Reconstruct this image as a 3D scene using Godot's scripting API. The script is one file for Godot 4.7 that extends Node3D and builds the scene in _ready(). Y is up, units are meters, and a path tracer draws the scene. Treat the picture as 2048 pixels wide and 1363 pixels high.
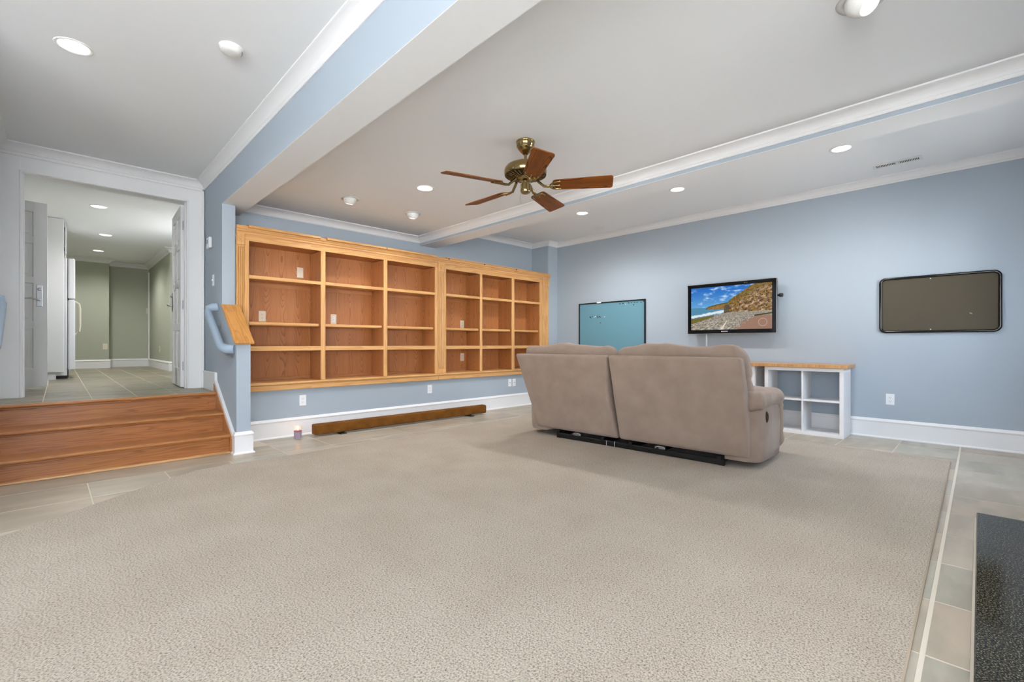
extends Node3D
# A carpeted lower-level family room: stairs and double doors on one side, an oak bookcase wall, a blue wall with a
# television, a recliner sofa seen from behind, a ceiling fan and recessed lamps.  y up, metres.

var used := {}
var M := {}
var rng := RandomNumberGenerator.new()

# ------------------------------------------------------------------ naming and nodes
func numbered(n: String) -> String:
	if not used.has(n):
		used[n] = 0
		return n
	used[n] += 1
	return "%s_%03d" % [n, used[n]]

func tag(o: Node, label: String, category: String, group := "") -> Node:
	o.set_meta("label", label)
	o.set_meta("category", category)
	if group != "":
		o.set_meta("group", group)
	return o

func thing(called: String, label: String, category: String, at := Vector3.ZERO, turn := 0.0, group := "") -> Node3D:
	var o := Node3D.new()
	o.name = numbered(called)
	add_child(o)
	o.position = at
	o.rotation.y = turn
	tag(o, label, category, group)
	return o

func inst(called: String, mesh: Mesh, mat: Material, parent: Node = self) -> MeshInstance3D:
	var o := MeshInstance3D.new()
	o.name = numbered(called) if parent == self else called
	o.mesh = mesh
	o.material_override = mat
	o.cast_shadow = GeometryInstance3D.SHADOW_CASTING_SETTING_ON
	parent.add_child(o, true)
	return o

func obj(called: String, st: SurfaceTool, mat: Material, parent: Node = self) -> MeshInstance3D:
	st.generate_normals()
	return inst(called, st.commit(), mat, parent)

func struct(called: String, st: SurfaceTool, mat: Material, label: String, category := "structure") -> MeshInstance3D:
	var o := obj(called, st, mat)
	o.set_meta("kind", "structure")
	tag(o, label, category)
	return o

# ------------------------------------------------------------------ shapes
func mb() -> SurfaceTool:
	var st := SurfaceTool.new()
	st.begin(Mesh.PRIMITIVE_TRIANGLES)
	st.set_smooth_group(-1)
	return st

func tri(st: SurfaceTool, a: Vector3, b: Vector3, c: Vector3, out: Vector3) -> void:
	var n := (c - a).cross(b - a)
	if n.dot(out) < 0.0:
		var t := b
		b = c
		c = t
	st.add_vertex(a)
	st.add_vertex(b)
	st.add_vertex(c)

func quad(st: SurfaceTool, a: Vector3, b: Vector3, c: Vector3, d: Vector3, out: Vector3) -> void:
	tri(st, a, b, c, out)
	tri(st, a, c, d, out)

# a box with chamfered edges, optionally placed by a transform
func box(st: SurfaceTool, lo: Vector3, hi: Vector3, bev := 0.0, tr := Transform3D.IDENTITY) -> void:
	var c := (lo + hi) * 0.5
	var h := (hi - lo).abs() * 0.5
	var b := minf(bev, minf(h.x, minf(h.y, h.z)) * 0.95)
	for ax in 3:
		var u := (ax + 1) % 3
		var v := (ax + 2) % 3
		for s in [-1.0, 1.0]:
			var p := []
			for k in [[-1, -1], [1, -1], [1, 1], [-1, 1]]:
				var q := Vector3.ZERO
				q[ax] = h[ax] * s
				q[u] = (h[u] - b) * k[0]
				q[v] = (h[v] - b) * k[1]
				p.append(tr * (c + q))
			var n := Vector3.ZERO
			n[ax] = s
			quad(st, p[0], p[1], p[2], p[3], tr.basis * n)
	if b <= 0.0:
		return
	for ax in 3:
		var u := (ax + 1) % 3
		var v := (ax + 2) % 3
		for su in [-1.0, 1.0]:
			for sv in [-1.0, 1.0]:
				var p := []
				for k in [[-1, 0], [1, 0], [1, 1], [-1, 1]]:
					var q := Vector3.ZERO
					q[ax] = (h[ax] - b) * k[0]
					q[u] = (h[u] - (b if k[1] == 0 else 0.0)) * su
					q[v] = (h[v] - (0.0 if k[1] == 0 else b)) * sv
					p.append(tr * (c + q))
				var n := Vector3.ZERO
				n[u] = su
				n[v] = sv
				quad(st, p[0], p[1], p[2], p[3], tr.basis * n)
	for sx in [-1.0, 1.0]:
		for sy in [-1.0, 1.0]:
			for sz in [-1.0, 1.0]:
				var s := Vector3(sx, sy, sz)
				var e := h * s
				var i := (h - Vector3(b, b, b)) * s
				tri(st, tr * (c + Vector3(e.x, i.y, i.z)), tr * (c + Vector3(i.x, e.y, i.z)), tr * (c + Vector3(i.x, i.y, e.z)), tr.basis * s)

func bx(x0: float, x1: float, y0: float, y1: float, z0: float, z1: float, bev := 0.0) -> SurfaceTool:
	var st := mb()
	box(st, Vector3(minf(x0, x1), minf(y0, y1), minf(z0, z1)), Vector3(maxf(x0, x1), maxf(y0, y1), maxf(z0, z1)), bev)
	return st

# lathe round the y axis: profs is a list of smooth profiles, each a list of Vector2(radius, height)
func lathe(st: SurfaceTool, profs: Array, seg := 32, tr := Transform3D.IDENTITY) -> void:
	var g := 1
	for prof in profs:
		st.set_smooth_group(g)
		g += 1
		for i in prof.size() - 1:
			var a: Vector2 = prof[i]
			var b: Vector2 = prof[i + 1]
			var t := b - a
			var nn := Vector2(t.y, -t.x)      # outward for a profile that climbs
			for k in seg:
				var p0 := TAU * k / seg
				var p1 := TAU * (k + 1) / seg
				var d0 := Vector3(cos(p0), 0, sin(p0))
				var d1 := Vector3(cos(p1), 0, sin(p1))
				var out := tr.basis * ((d0 + d1) * 0.5 * nn.x + Vector3.UP * nn.y)
				var v0 := tr * (d0 * a.x + Vector3.UP * a.y)
				var v1 := tr * (d1 * a.x + Vector3.UP * a.y)
				var v2 := tr * (d1 * b.x + Vector3.UP * b.y)
				var v3 := tr * (d0 * b.x + Vector3.UP * b.y)
				if a.x > 1e-6:
					tri(st, v0, v1, v2, out)
				if b.x > 1e-6:
					tri(st, v0, v2, v3, out)
	st.set_smooth_group(-1)

func disc(r: float, y: float, seg := 36, down := true) -> SurfaceTool:
	var st := mb()
	for k in seg:
		var a := TAU * k / seg
		var b := TAU * (k + 1) / seg
		tri(st, Vector3(0, y, 0), Vector3(cos(a) * r, y, sin(a) * r), Vector3(cos(b) * r, y, sin(b) * r), Vector3.DOWN if down else Vector3.UP)
	return st

# a round tube along points
func tube(st: SurfaceTool, pts: Array, r: float, seg := 10, flat := 1.0) -> void:
	st.set_smooth_group(1)
	var rings := []
	for i in pts.size():
		var t: Vector3 = (pts[mini(i + 1, pts.size() - 1)] - pts[maxi(i - 1, 0)]).normalized()
		var up := Vector3.UP if absf(t.y) < 0.9 else Vector3.RIGHT
		var s := t.cross(up).normalized()
		var u := s.cross(t).normalized()
		var ring := []
		for k in seg:
			var a := TAU * k / seg
			ring.append(pts[i] + (s * cos(a) + u * sin(a) * flat) * r)
		rings.append(ring)
	for i in pts.size() - 1:
		for k in seg:
			var k1 := (k + 1) % seg
			var mid: Vector3 = (rings[i][k] + rings[i][k1]) * 0.5 - pts[i]
			quad(st, rings[i][k], rings[i][k1], rings[i + 1][k1], rings[i + 1][k], mid)
	st.set_smooth_group(-1)
	for e in [0, pts.size() - 1]:
		var out: Vector3 = (pts[0] - pts[1]) if e == 0 else (pts[e] - pts[e - 1])
		for k in seg:
			tri(st, pts[e], rings[e][k], rings[e][(k + 1) % seg], out)

# moulding swept along a level path of Vector2(x, z); prof = [Vector2(distance off the wall, height)], left = room lies left of the path
func sweep(st: SurfaceTool, path: Array, prof: Array, side: float) -> void:
	var norms := []
	for i in path.size() - 1:
		var d: Vector2 = (path[i + 1] - path[i]).normalized()
		norms.append(Vector2(-d.y, d.x) * side)
	var offs := []
	for i in path.size():
		if i == 0:
			offs.append(norms[0])
		elif i == path.size() - 1:
			offs.append(norms[i - 1])
		else:
			var a: Vector2 = norms[i - 1]
			var b: Vector2 = norms[i]
			offs.append((a + b) / (1.0 + a.dot(b)))
	var at := func(i: int, k: int) -> Vector3:
		var p: Vector2 = path[i] + offs[i] * prof[k].x
		return Vector3(p.x, prof[k].y, p.y)
	var n := prof.size()
	var mid := Vector2.ZERO
	for p in prof:
		mid += p / n
	for i in path.size() - 1:
		for k in n:
			var k1 := (k + 1) % n
			var e: Vector2 = prof[k1] - prof[k]
			var o2 := Vector2(e.y, -e.x)
			if o2.dot((prof[k] + prof[k1]) * 0.5 - mid) < 0.0:
				o2 = -o2
			var out := Vector3(norms[i].x * o2.x, o2.y, norms[i].y * o2.x)
			quad(st, at.call(i, k), at.call(i, k1), at.call(i + 1, k1), at.call(i + 1, k), out)
	var poly := PackedVector2Array(prof)
	var tris := Geometry2D.triangulate_polygon(poly)
	for e in [0, path.size() - 1]:
		var dir: Vector2 = (path[0] - path[1]) if e == 0 else (path[e] - path[e - 1])
		for t in range(0, tris.size(), 3):
			tri(st, at.call(e, tris[t]), at.call(e, tris[t + 1]), at.call(e, tris[t + 2]), Vector3(dir.x, 0, dir.y))

# polygon (in a plane given by axes) pushed along an axis
func prism(st: SurfaceTool, poly: Array, o: Vector3, ax: Vector3, ay: Vector3, depth: Vector3) -> void:
	var pk := PackedVector2Array(poly)
	var tris := Geometry2D.triangulate_polygon(pk)
	var c := Vector2.ZERO
	for p in poly:
		c += p / poly.size()
	for t in range(0, tris.size(), 3):
		var q := []
		for k in 3:
			q.append(o + ax * pk[tris[t + k]].x + ay * pk[tris[t + k]].y)
		tri(st, q[0], q[1], q[2], -depth)
		tri(st, q[0] + depth, q[1] + depth, q[2] + depth, depth)
	var ccw := not Geometry2D.is_polygon_clockwise(pk)
	for i in poly.size():
		var a: Vector2 = poly[i]
		var b: Vector2 = poly[(i + 1) % poly.size()]
		var e := b - a
		var n2 := Vector2(e.y, -e.x) if ccw else Vector2(-e.y, e.x)
		if Geometry2D.is_polygon_clockwise(pk):
			pass
		var mid := (a + b) * 0.5 + n2.normalized() * 0.0005
		if Geometry2D.is_point_in_polygon(mid, pk):
			n2 = -n2
		var va := o + ax * a.x + ay * a.y
		var vb := o + ax * b.x + ay * b.y
		quad(st, va, vb, vb + depth, va + depth, ax * n2.x + ay * n2.y)

# a cushion: a rounded box of half size h, edge radius r, n steps a side; bend moves every point
func soft(st: SurfaceTool, h: Vector3, r: float, n: int, bend: Callable) -> void:
	st.set_smooth_group(1)
	var rr := minf(r, minf(h.x, minf(h.y, h.z)))
	for ax in 3:
		var u := (ax + 1) % 3
		var v := (ax + 2) % 3
		for s in [-1.0, 1.0]:
			var g := []
			for i in n + 1:
				var row := []
				for j in n + 1:
					var q := Vector3.ZERO
					q[ax] = h[ax] * s
					q[u] = h[u] * sin((float(i) / n - 0.5) * PI)
					q[v] = h[v] * sin((float(j) / n - 0.5) * PI)
					var inner := q.clamp(-(h - Vector3.ONE * rr), h - Vector3.ONE * rr)
					var d := (q - inner).normalized()
					row.append(bend.call(inner + d * rr, d))
				g.append(row)
			for i in n:
				for j in n:
					var a: Vector3 = g[i][j]
					var b: Vector3 = g[i + 1][j]
					var c: Vector3 = g[i + 1][j + 1]
					var d: Vector3 = g[i][j + 1]
					# orientation is fixed by the face of the cube, not by the bent shape
					if s > 0.0:
						for w in [a, c, b, a, d, c]:
							st.add_vertex(w)
					else:
						for w in [a, b, c, a, c, d]:
							st.add_vertex(w)
	st.set_smooth_group(-1)

# ------------------------------------------------------------------ materials
func mat(c: Color, rough := 0.6, metal := 0.0, spec := 0.5) -> StandardMaterial3D:
	var m := StandardMaterial3D.new()
	m.albedo_color = c
	m.roughness = rough
	m.metallic = metal
	m.metallic_specular = spec
	return m

func rgb(r: float, g: float, b: float) -> Color:
	return Color(r / 255.0, g / 255.0, b / 255.0)

func noise(kind: int, freq: float, sd: int, oct := 3) -> FastNoiseLite:
	var n := FastNoiseLite.new()
	n.noise_type = kind
	n.frequency = freq
	n.seed = sd
	n.fractal_octaves = oct
	if oct <= 1:
		n.fractal_type = FastNoiseLite.FRACTAL_NONE
	return n

func ramp(stops: Array) -> Gradient:
	var g := Gradient.new()
	var o := PackedFloat32Array()
	var c := PackedColorArray()
	for s in stops:
		o.append(s[0])
		c.append(s[1])
	g.offsets = o
	g.colors = c
	return g

func ntex(n: FastNoiseLite, size: int, g: Gradient = null) -> NoiseTexture2D:
	var t := NoiseTexture2D.new()
	t.width = size
	t.height = size
	t.seamless = true
	t.noise = n
	if g:
		t.color_ramp = g
	t.generate_mipmaps = false
	return t

func tri_map(m: StandardMaterial3D, scale: Vector3, world := true, offset := Vector3.ZERO) -> void:
	m.uv1_triplanar = true
	m.uv1_world_triplanar = world
	m.uv1_scale = scale
	m.uv1_offset = offset
	m.uv1_triplanar_sharpness = 8.0

func detail_map(m: StandardMaterial3D, t: Texture2D, scale: Vector3, world := true) -> void:
	m.detail_enabled = true
	m.detail_albedo = t
	m.detail_blend_mode = BaseMaterial3D.BLEND_MODE_MUL
	m.detail_uv_layer = BaseMaterial3D.DETAIL_UV_2
	m.uv2_triplanar = true
	m.uv2_world_triplanar = world
	m.uv2_scale = scale
	m.uv2_triplanar_sharpness = 8.0

# wood: grain runs down the image (or across it when lying is true); leaf = width in metres of each veneer leaf with its arched figure
func wood(w: int, h: int, mu: float, mv: float, light: Color, dark: Color, leaf: float, sd: int, contrast: float, lying := false) -> ImageTexture:
	var n1 := noise(FastNoiseLite.TYPE_SIMPLEX_SMOOTH, 1.0, sd, 2)
	var n2 := noise(FastNoiseLite.TYPE_SIMPLEX_SMOOTH, 1.0, sd + 7, 2)
	var buf := PackedByteArray()
	buf.resize(w * h * 3)
	for j in h:
		for i in w:
			var fu := float(i) / w * mu if not lying else float(j) / h * mu
			var fv := float(j) / h * mv if not lying else float(i) / w * mv
			var g := 0.0
			if leaf > 0.0:
				var k := floorf(fu / leaf)
				var du := fu - (k + 0.5) * leaf
				var flip := 1.0 if int(k) % 2 == 0 else 0.8
				var val := du * du * 420.0 * flip + fv * 2.2 + n1.get_noise_2d(fu * 5.0, fv * 1.2) * 1.1 + sin(k * 2.3) * 0.7
				var f := val * 2.6 - floorf(val * 2.6)
				g = smoothstep(0.55, 0.95, f) * (1.0 - smoothstep(0.95, 1.0, f))
				g *= clampf(1.15 - absf(du) / leaf * 1.5, 0.25, 1.0)
			else:
				var val := fu * 26.0 + n1.get_noise_2d(fu * 9.0, fv * 0.8) * 1.6
				var f := val - floorf(val)
				g = smoothstep(0.35, 0.9, f) * (1.0 - smoothstep(0.9, 1.0, f)) * 0.8
			var fine := n2.get_noise_2d(fu * 260.0, fv * 5.0) * 0.5 + 0.5
			var broad := n2.get_noise_2d(fu * 14.0 + 40.0, fv * 0.7) * 0.5 + 0.5
			var t := clampf((g * 0.62 + fine * 0.45 + broad * 0.35 - 0.28) * contrast, 0.0, 1.0)
			var c := light.lerp(dark, t)
			var at := (j * w + i) * 3
			buf[at] = int(clampf(c.r, 0, 1) * 255)
			buf[at + 1] = int(clampf(c.g, 0, 1) * 255)
			buf[at + 2] = int(clampf(c.b, 0, 1) * 255)
	return ImageTexture.create_from_image(Image.create_from_data(w, h, false, Image.FORMAT_RGB8, buf))

func wood_mat(t: Texture2D, mu: float, mv: float, rough: float, lying: bool, world := true, off := Vector3.ZERO) -> StandardMaterial3D:
	var m := mat(Color.WHITE, rough)
	m.albedo_texture = t
	var s := Vector3(1.0 / mu, 1.0 / mv, 1.0 / mu) if not lying else Vector3(1.0 / mv, 1.0 / mu, 1.0 / mu)
	tri_map(m, s, world, off)
	m.clearcoat_enabled = true
	m.clearcoat = 0.12
	m.clearcoat_roughness = 0.3
	return m

func make_materials() -> void:
	M.blue = mat(rgb(170, 181, 192), 0.75, 0.0, 0.35)
	M.white = mat(rgb(238, 238, 239), 0.42)
	M.ceil = mat(rgb(241, 243, 245), 0.9, 0.0, 0.25)
	M.green = mat(rgb(178, 181, 164), 0.75, 0.0, 0.35)
	M.door_white = mat(rgb(233, 233, 235), 0.38)
	M.plate = mat(rgb(236, 238, 242), 0.35)
	M.ivory = mat(rgb(225, 214, 196), 0.35)
	M.slot = mat(rgb(40, 38, 38), 0.6)
	M.black = mat(rgb(14, 14, 15), 0.35)
	M.black_gloss = mat(rgb(8, 8, 9), 0.08)
	M.black_cloth = mat(rgb(16, 16, 18), 0.9)
	M.steel = mat(rgb(190, 190, 192), 0.28, 1.0)
	M.nickel = mat(rgb(168, 168, 170), 0.35, 0.9)
	M.brass = mat(rgb(158, 136, 92), 0.16, 1.0)
	M.brass_dark = mat(rgb(60, 48, 34), 0.4, 0.6)
	M.grout = mat(rgb(214, 205, 190), 0.9)
	M.rail_blue = mat(rgb(160, 178, 196), 0.45)
	M.glow = mat(rgb(255, 255, 255), 0.4)
	M.glow.emission_enabled = true
	M.glow.emission = Color(1.0, 0.985, 0.96)
	M.glow.emission_energy_multiplier = 3.0
	M.ring = mat(rgb(206, 206, 206), 0.4)
	M.white_can = mat(rgb(238, 238, 236), 0.45)
	# oak
	var honey := rgb(222, 172, 112)
	var honey_dark := rgb(184, 126, 70)
	var ov := wood(512, 512, 0.9, 2.0, honey, honey_dark, 0.0, 11, 0.85)
	var oh := wood(512, 512, 0.9, 2.0, honey, honey_dark, 0.0, 12, 0.85, true)
	var op := wood(768, 768, 1.28, 2.4, rgb(186, 124, 73), rgb(134, 77, 38), 0.16, 13, 0.85)
	M.oak_v = wood_mat(ov, 0.9, 2.0, 0.38, false)
	M.oak_h = wood_mat(oh, 0.9, 2.0, 0.38, true)
	M.oak_cleat = wood_mat(wood(256, 256, 0.9, 2.0, rgb(190, 130, 80), rgb(150, 94, 52), 0.0, 15, 0.8, true), 0.9, 2.0, 0.45, true)
	M.oak_panel = wood_mat(op, 1.28, 2.4, 0.45, false, true, Vector3(0.03, 0.1, 0.0))
	M.oak_cap_z = wood_mat(wood(256, 512, 0.5, 1.0, rgb(206, 150, 84), rgb(168, 108, 52), 0.0, 24, 0.9), 0.5, 1.0, 0.35, false, false)
	var sh := wood(1024, 512, 0.5, 2.0, rgb(190, 130, 74), rgb(142, 82, 40), 0.0, 31, 1.05, true)
	M.stair = wood_mat(sh, 0.28, 1.5, 0.32, true)
	M.stair_riser = wood_mat(wood(1024, 512, 0.5, 2.0, rgb(178, 116, 62), rgb(132, 74, 34), 0.0, 37, 1.05, true), 0.28, 1.5, 0.36, true, true, Vector3(0.3, 0.13, 0.2))
	M.blade = wood_mat(wood(512, 256, 0.3, 0.9, rgb(140, 78, 26), rgb(52, 22, 5), 0.15, 41, 1.35, true), 0.3, 0.9, 0.4, true, false)
	M.blade.metallic_specular = 0.3
	M.blade.clearcoat_enabled = false
	# carpet: loops
	var carpet := mat(Color.WHITE, 1.0, 0.0, 0.1)
	var cell := noise(FastNoiseLite.TYPE_CELLULAR, 0.05, 5, 1)
	cell.cellular_return_type = FastNoiseLite.RETURN_DISTANCE
	cell.cellular_jitter = 0.7
	var speck := noise(FastNoiseLite.TYPE_SIMPLEX, 0.045, 4, 2)
	carpet.albedo_texture = ntex(speck, 512, ramp([[0.0, rgb(104, 96, 88)], [0.18, rgb(146, 136, 125)], [0.34, rgb(176, 166, 153)], [0.7, rgb(187, 177, 164)], [1.0, rgb(202, 193, 181)]]))
	carpet.heightmap_enabled = true
	carpet.heightmap_texture = ntex(cell, 512, ramp([[0.0, Color.WHITE], [1.0, Color.BLACK]]))
	carpet.heightmap_scale = 0.22
	tri_map(carpet, Vector3(1.0 / 0.26, 1.0 / 0.26, 1.0 / 0.22))
	var mott := noise(FastNoiseLite.TYPE_SIMPLEX_SMOOTH, 0.01, 6, 5)
	detail_map(carpet, ntex(mott, 512, ramp([[0.2, rgb(247, 245, 243)], [0.8, rgb(255, 255, 254)]])), Vector3.ONE / 3.2)
	M.carpet = carpet
	M.carpet_edge = mat(rgb(176, 160, 142), 1.0, 0.0, 0.1)
	# floor tile, six tones
	M.tile = []
	var tones := [[186, 175, 157, 166, 156, 140], [178, 172, 157, 158, 152, 138], [172, 164, 149, 188, 178, 162], [190, 176, 156, 168, 156, 140], [170, 166, 152, 184, 178, 162], [182, 168, 150, 162, 152, 136]]
	var streaks := [ntex_image(101), ntex_image(102)]
	for k in tones.size():
		var t = tones[k]
		var m := mat(Color.WHITE, 0.34, 0.0, 0.35)
		m.albedo_texture = recolor(streaks[k % 2], rgb(t[0], t[1], t[2]), rgb(t[3], t[4], t[5]))
		tri_map(m, Vector3(1.0 / 1.5, 1.0, 1.0 / 0.55), true, Vector3(0.17 * k, 0, 0.31 * k))
		M.tile.append(m)
	M.hall_tile = []
	var htones := [[150, 138, 112, 118, 114, 100], [138, 132, 114, 156, 144, 116], [126, 124, 112, 148, 140, 116], [160, 146, 116, 128, 122, 104]]
	for k in htones.size():
		var t = htones[k]
		var m := mat(Color.WHITE, 0.32, 0.0, 0.35)
		m.albedo_texture = recolor(streaks[k % 2], rgb(t[0], t[1], t[2]), rgb(t[3], t[4], t[5]))
		tri_map(m, Vector3(1.0 / 1.3, 1.0, 1.0 / 0.4), true, Vector3(0.23 * k, 0, 0.41 * k))
		M.hall_tile.append(m)
	# granite
	var gr := mat(Color.WHITE, 0.1, 0.0, 0.3)
	var gn := noise(FastNoiseLite.TYPE_SIMPLEX, 0.09, 8, 4)
	gr.albedo_texture = ntex(gn, 512, ramp([[0.0, rgb(14, 15, 13)], [0.42, rgb(30, 32, 28)], [0.55, rgb(58, 60, 52)], [0.66, rgb(98, 80, 58)], [0.74, rgb(60, 60, 52)], [0.84, rgb(158, 154, 140)], [1.0, rgb(214, 210, 198)]]))
	tri_map(gr, Vector3.ONE / 0.42)
	M.granite = gr
	# sofa microfibre
	var su := mat(Color.WHITE, 0.95, 0.0, 0.15)
	var sn := noise(FastNoiseLite.TYPE_SIMPLEX_SMOOTH, 0.012, 9, 5)
	su.albedo_texture = ntex(sn, 512, ramp([[0.1, rgb(148, 129, 116)], [0.5, rgb(154, 135, 121)], [0.9, rgb(160, 141, 127)]]))
	tri_map(su, Vector3.ONE / 1.6, false)
	su.rim_enabled = true
	su.rim = 0.35
	su.rim_tint = 0.6
	var fine := noise(FastNoiseLite.TYPE_SIMPLEX, 0.3, 10, 2)
	su.heightmap_enabled = true
	su.heightmap_texture = ntex(fine, 256)
	su.heightmap_scale = 0.05
	M.sofa = su
	# brown suede beam, boards
	var be := mat(rgb(124, 80, 34), 0.85, 0.0, 0.2)
	be.rim_enabled = true
	be.rim = 0.3
	be.rim_tint = 0.7
	detail_map(be, ntex(sn, 256, ramp([[0.2, rgb(220, 214, 205)], [0.8, rgb(255, 255, 255)]])), Vector3.ONE / 0.6)
	M.suede = be
	var felt := mat(Color.WHITE, 1.0, 0.0, 0.1)
	felt.albedo_texture = ntex(noise(FastNoiseLite.TYPE_SIMPLEX, 0.22, 14, 3), 512, ramp([[0.2, rgb(70, 65, 56)], [0.5, rgb(88, 82, 71)], [0.85, rgb(108, 101, 88)]]))
	tri_map(felt, Vector3.ONE / 0.35)
	M.felt = felt
	M.teal = mat(rgb(108, 152, 168), 0.75, 0.0, 0.3)
	M.cube = mat(rgb(240, 240, 241), 0.4)
	M.slab_z = wood_mat(wood(256, 512, 0.3, 1.2, rgb(206, 158, 104), rgb(168, 118, 70), 0.0, 52, 0.8), 0.3, 1.2, 0.4, false, false)
	M.slab = wood_mat(wood(512, 256, 0.3, 1.2, rgb(214, 168, 116), rgb(178, 128, 80), 0.0, 51, 0.8, true), 0.3, 1.2, 0.4, true, false)
	var glass := mat(Color(1, 1, 1, 0.08), 0.03)
	glass.transparency = BaseMaterial3D.TRANSPARENCY_ALPHA
	M.glass = glass

func ntex_image(sd: int) -> Image:
	var n := noise(FastNoiseLite.TYPE_SIMPLEX_SMOOTH, 0.008, sd, 5)
	n.domain_warp_enabled = true
	n.domain_warp_amplitude = 30.0
	n.domain_warp_frequency = 0.01
	return n.get_seamless_image(256, 256)

func recolor(im: Image, a: Color, b: Color) -> ImageTexture:
	var src := im.duplicate() as Image
	src.convert(Image.FORMAT_L8)
	var d := src.get_data()
	var w := src.get_width()
	var h := src.get_height()
	var buf := PackedByteArray()
	buf.resize(w * h * 3)
	for i in w * h:
		var t := clampf((d[i] / 255.0 - 0.25) * 2.0, 0.0, 1.0)
		var c := a.lerp(b, t)
		buf[i * 3] = int(c.r * 255)
		buf[i * 3 + 1] = int(c.g * 255)
		buf[i * 3 + 2] = int(c.b * 255)
	return ImageTexture.create_from_image(Image.create_from_data(w, h, false, Image.FORMAT_RGB8, buf))

# ------------------------------------------------------------------ scene
func _ready() -> void:
	rng.seed = 4711
	# camera: one metre above the floor, level, lens shifted up a little
	var cam := Camera3D.new()
	cam.name = "camera"
	add_child(cam)
	cam.position = Vector3(0, 1, 0)
	cam.rotation.y = -atan2(1024.0 - 118.1, 920.3)
	cam.projection = Camera3D.PROJECTION_FRUSTUM
	cam.near = 0.05
	cam.far = 60.0
	cam.size = 2.0 * 0.05 * 681.5 / 920.3
	cam.frustum_offset = Vector2(0, 0.05 * 6.2 / 920.3)
	cam.current = true
	# sky and exposure
	var we := WorldEnvironment.new()
	we.name = "world_environment"
	var env := Environment.new()
	env.background_mode = Environment.BG_SKY
	var sky := Sky.new()
	var sm := ProceduralSkyMaterial.new()
	sm.sky_top_color = Color(0.74, 0.80, 0.88)
	sm.sky_horizon_color = Color(0.93, 0.94, 0.95)
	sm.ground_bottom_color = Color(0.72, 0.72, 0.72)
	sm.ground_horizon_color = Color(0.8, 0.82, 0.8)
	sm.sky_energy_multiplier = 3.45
	sm.ground_energy_multiplier = 5.3  # unseen ground set brighter than the sky to lift the ceilings
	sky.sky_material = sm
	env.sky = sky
	env.tonemap_mode = Environment.TONE_MAPPER_LINEAR
	env.tonemap_exposure = 1.10
	env.sdfgi_enabled = true
	env.ssao_enabled = true
	env.ssil_enabled = true
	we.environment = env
	add_child(we)
	make_materials()
	build_shell()
	build_floor()
	build_trim()
	build_stairs()
	build_doors_and_hall()
	build_bookcases()
	build_rug_hearth()
	build_ceiling_fittings()
	build_fan()
	build_sofa()
	build_cube_shelf()
	build_wall_things()
	build_small_things()

# ------------------------------------------------------------------ room shell
const ZB := -5.25      # lower wall under the bookcase
const ZU := -5.63      # wall above the bookcase
const ZD := -6.0       # wall with the double doors
const XT := 6.28       # wall with the television
const XS := 1.147      # stair side of the half wall
const C_MAIN := 2.525
const C_SIDE := 2.775
const HF := 0.52       # floor of the hall above the stairs

func b3(st: SurfaceTool, x0: float, x1: float, y0: float, y1: float, z0: float, z1: float, bev := 0.0) -> void:
	box(st, Vector3(minf(x0, x1), minf(y0, y1), minf(z0, z1)), Vector3(maxf(x0, x1), maxf(y0, y1), maxf(z0, z1)), bev)

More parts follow.
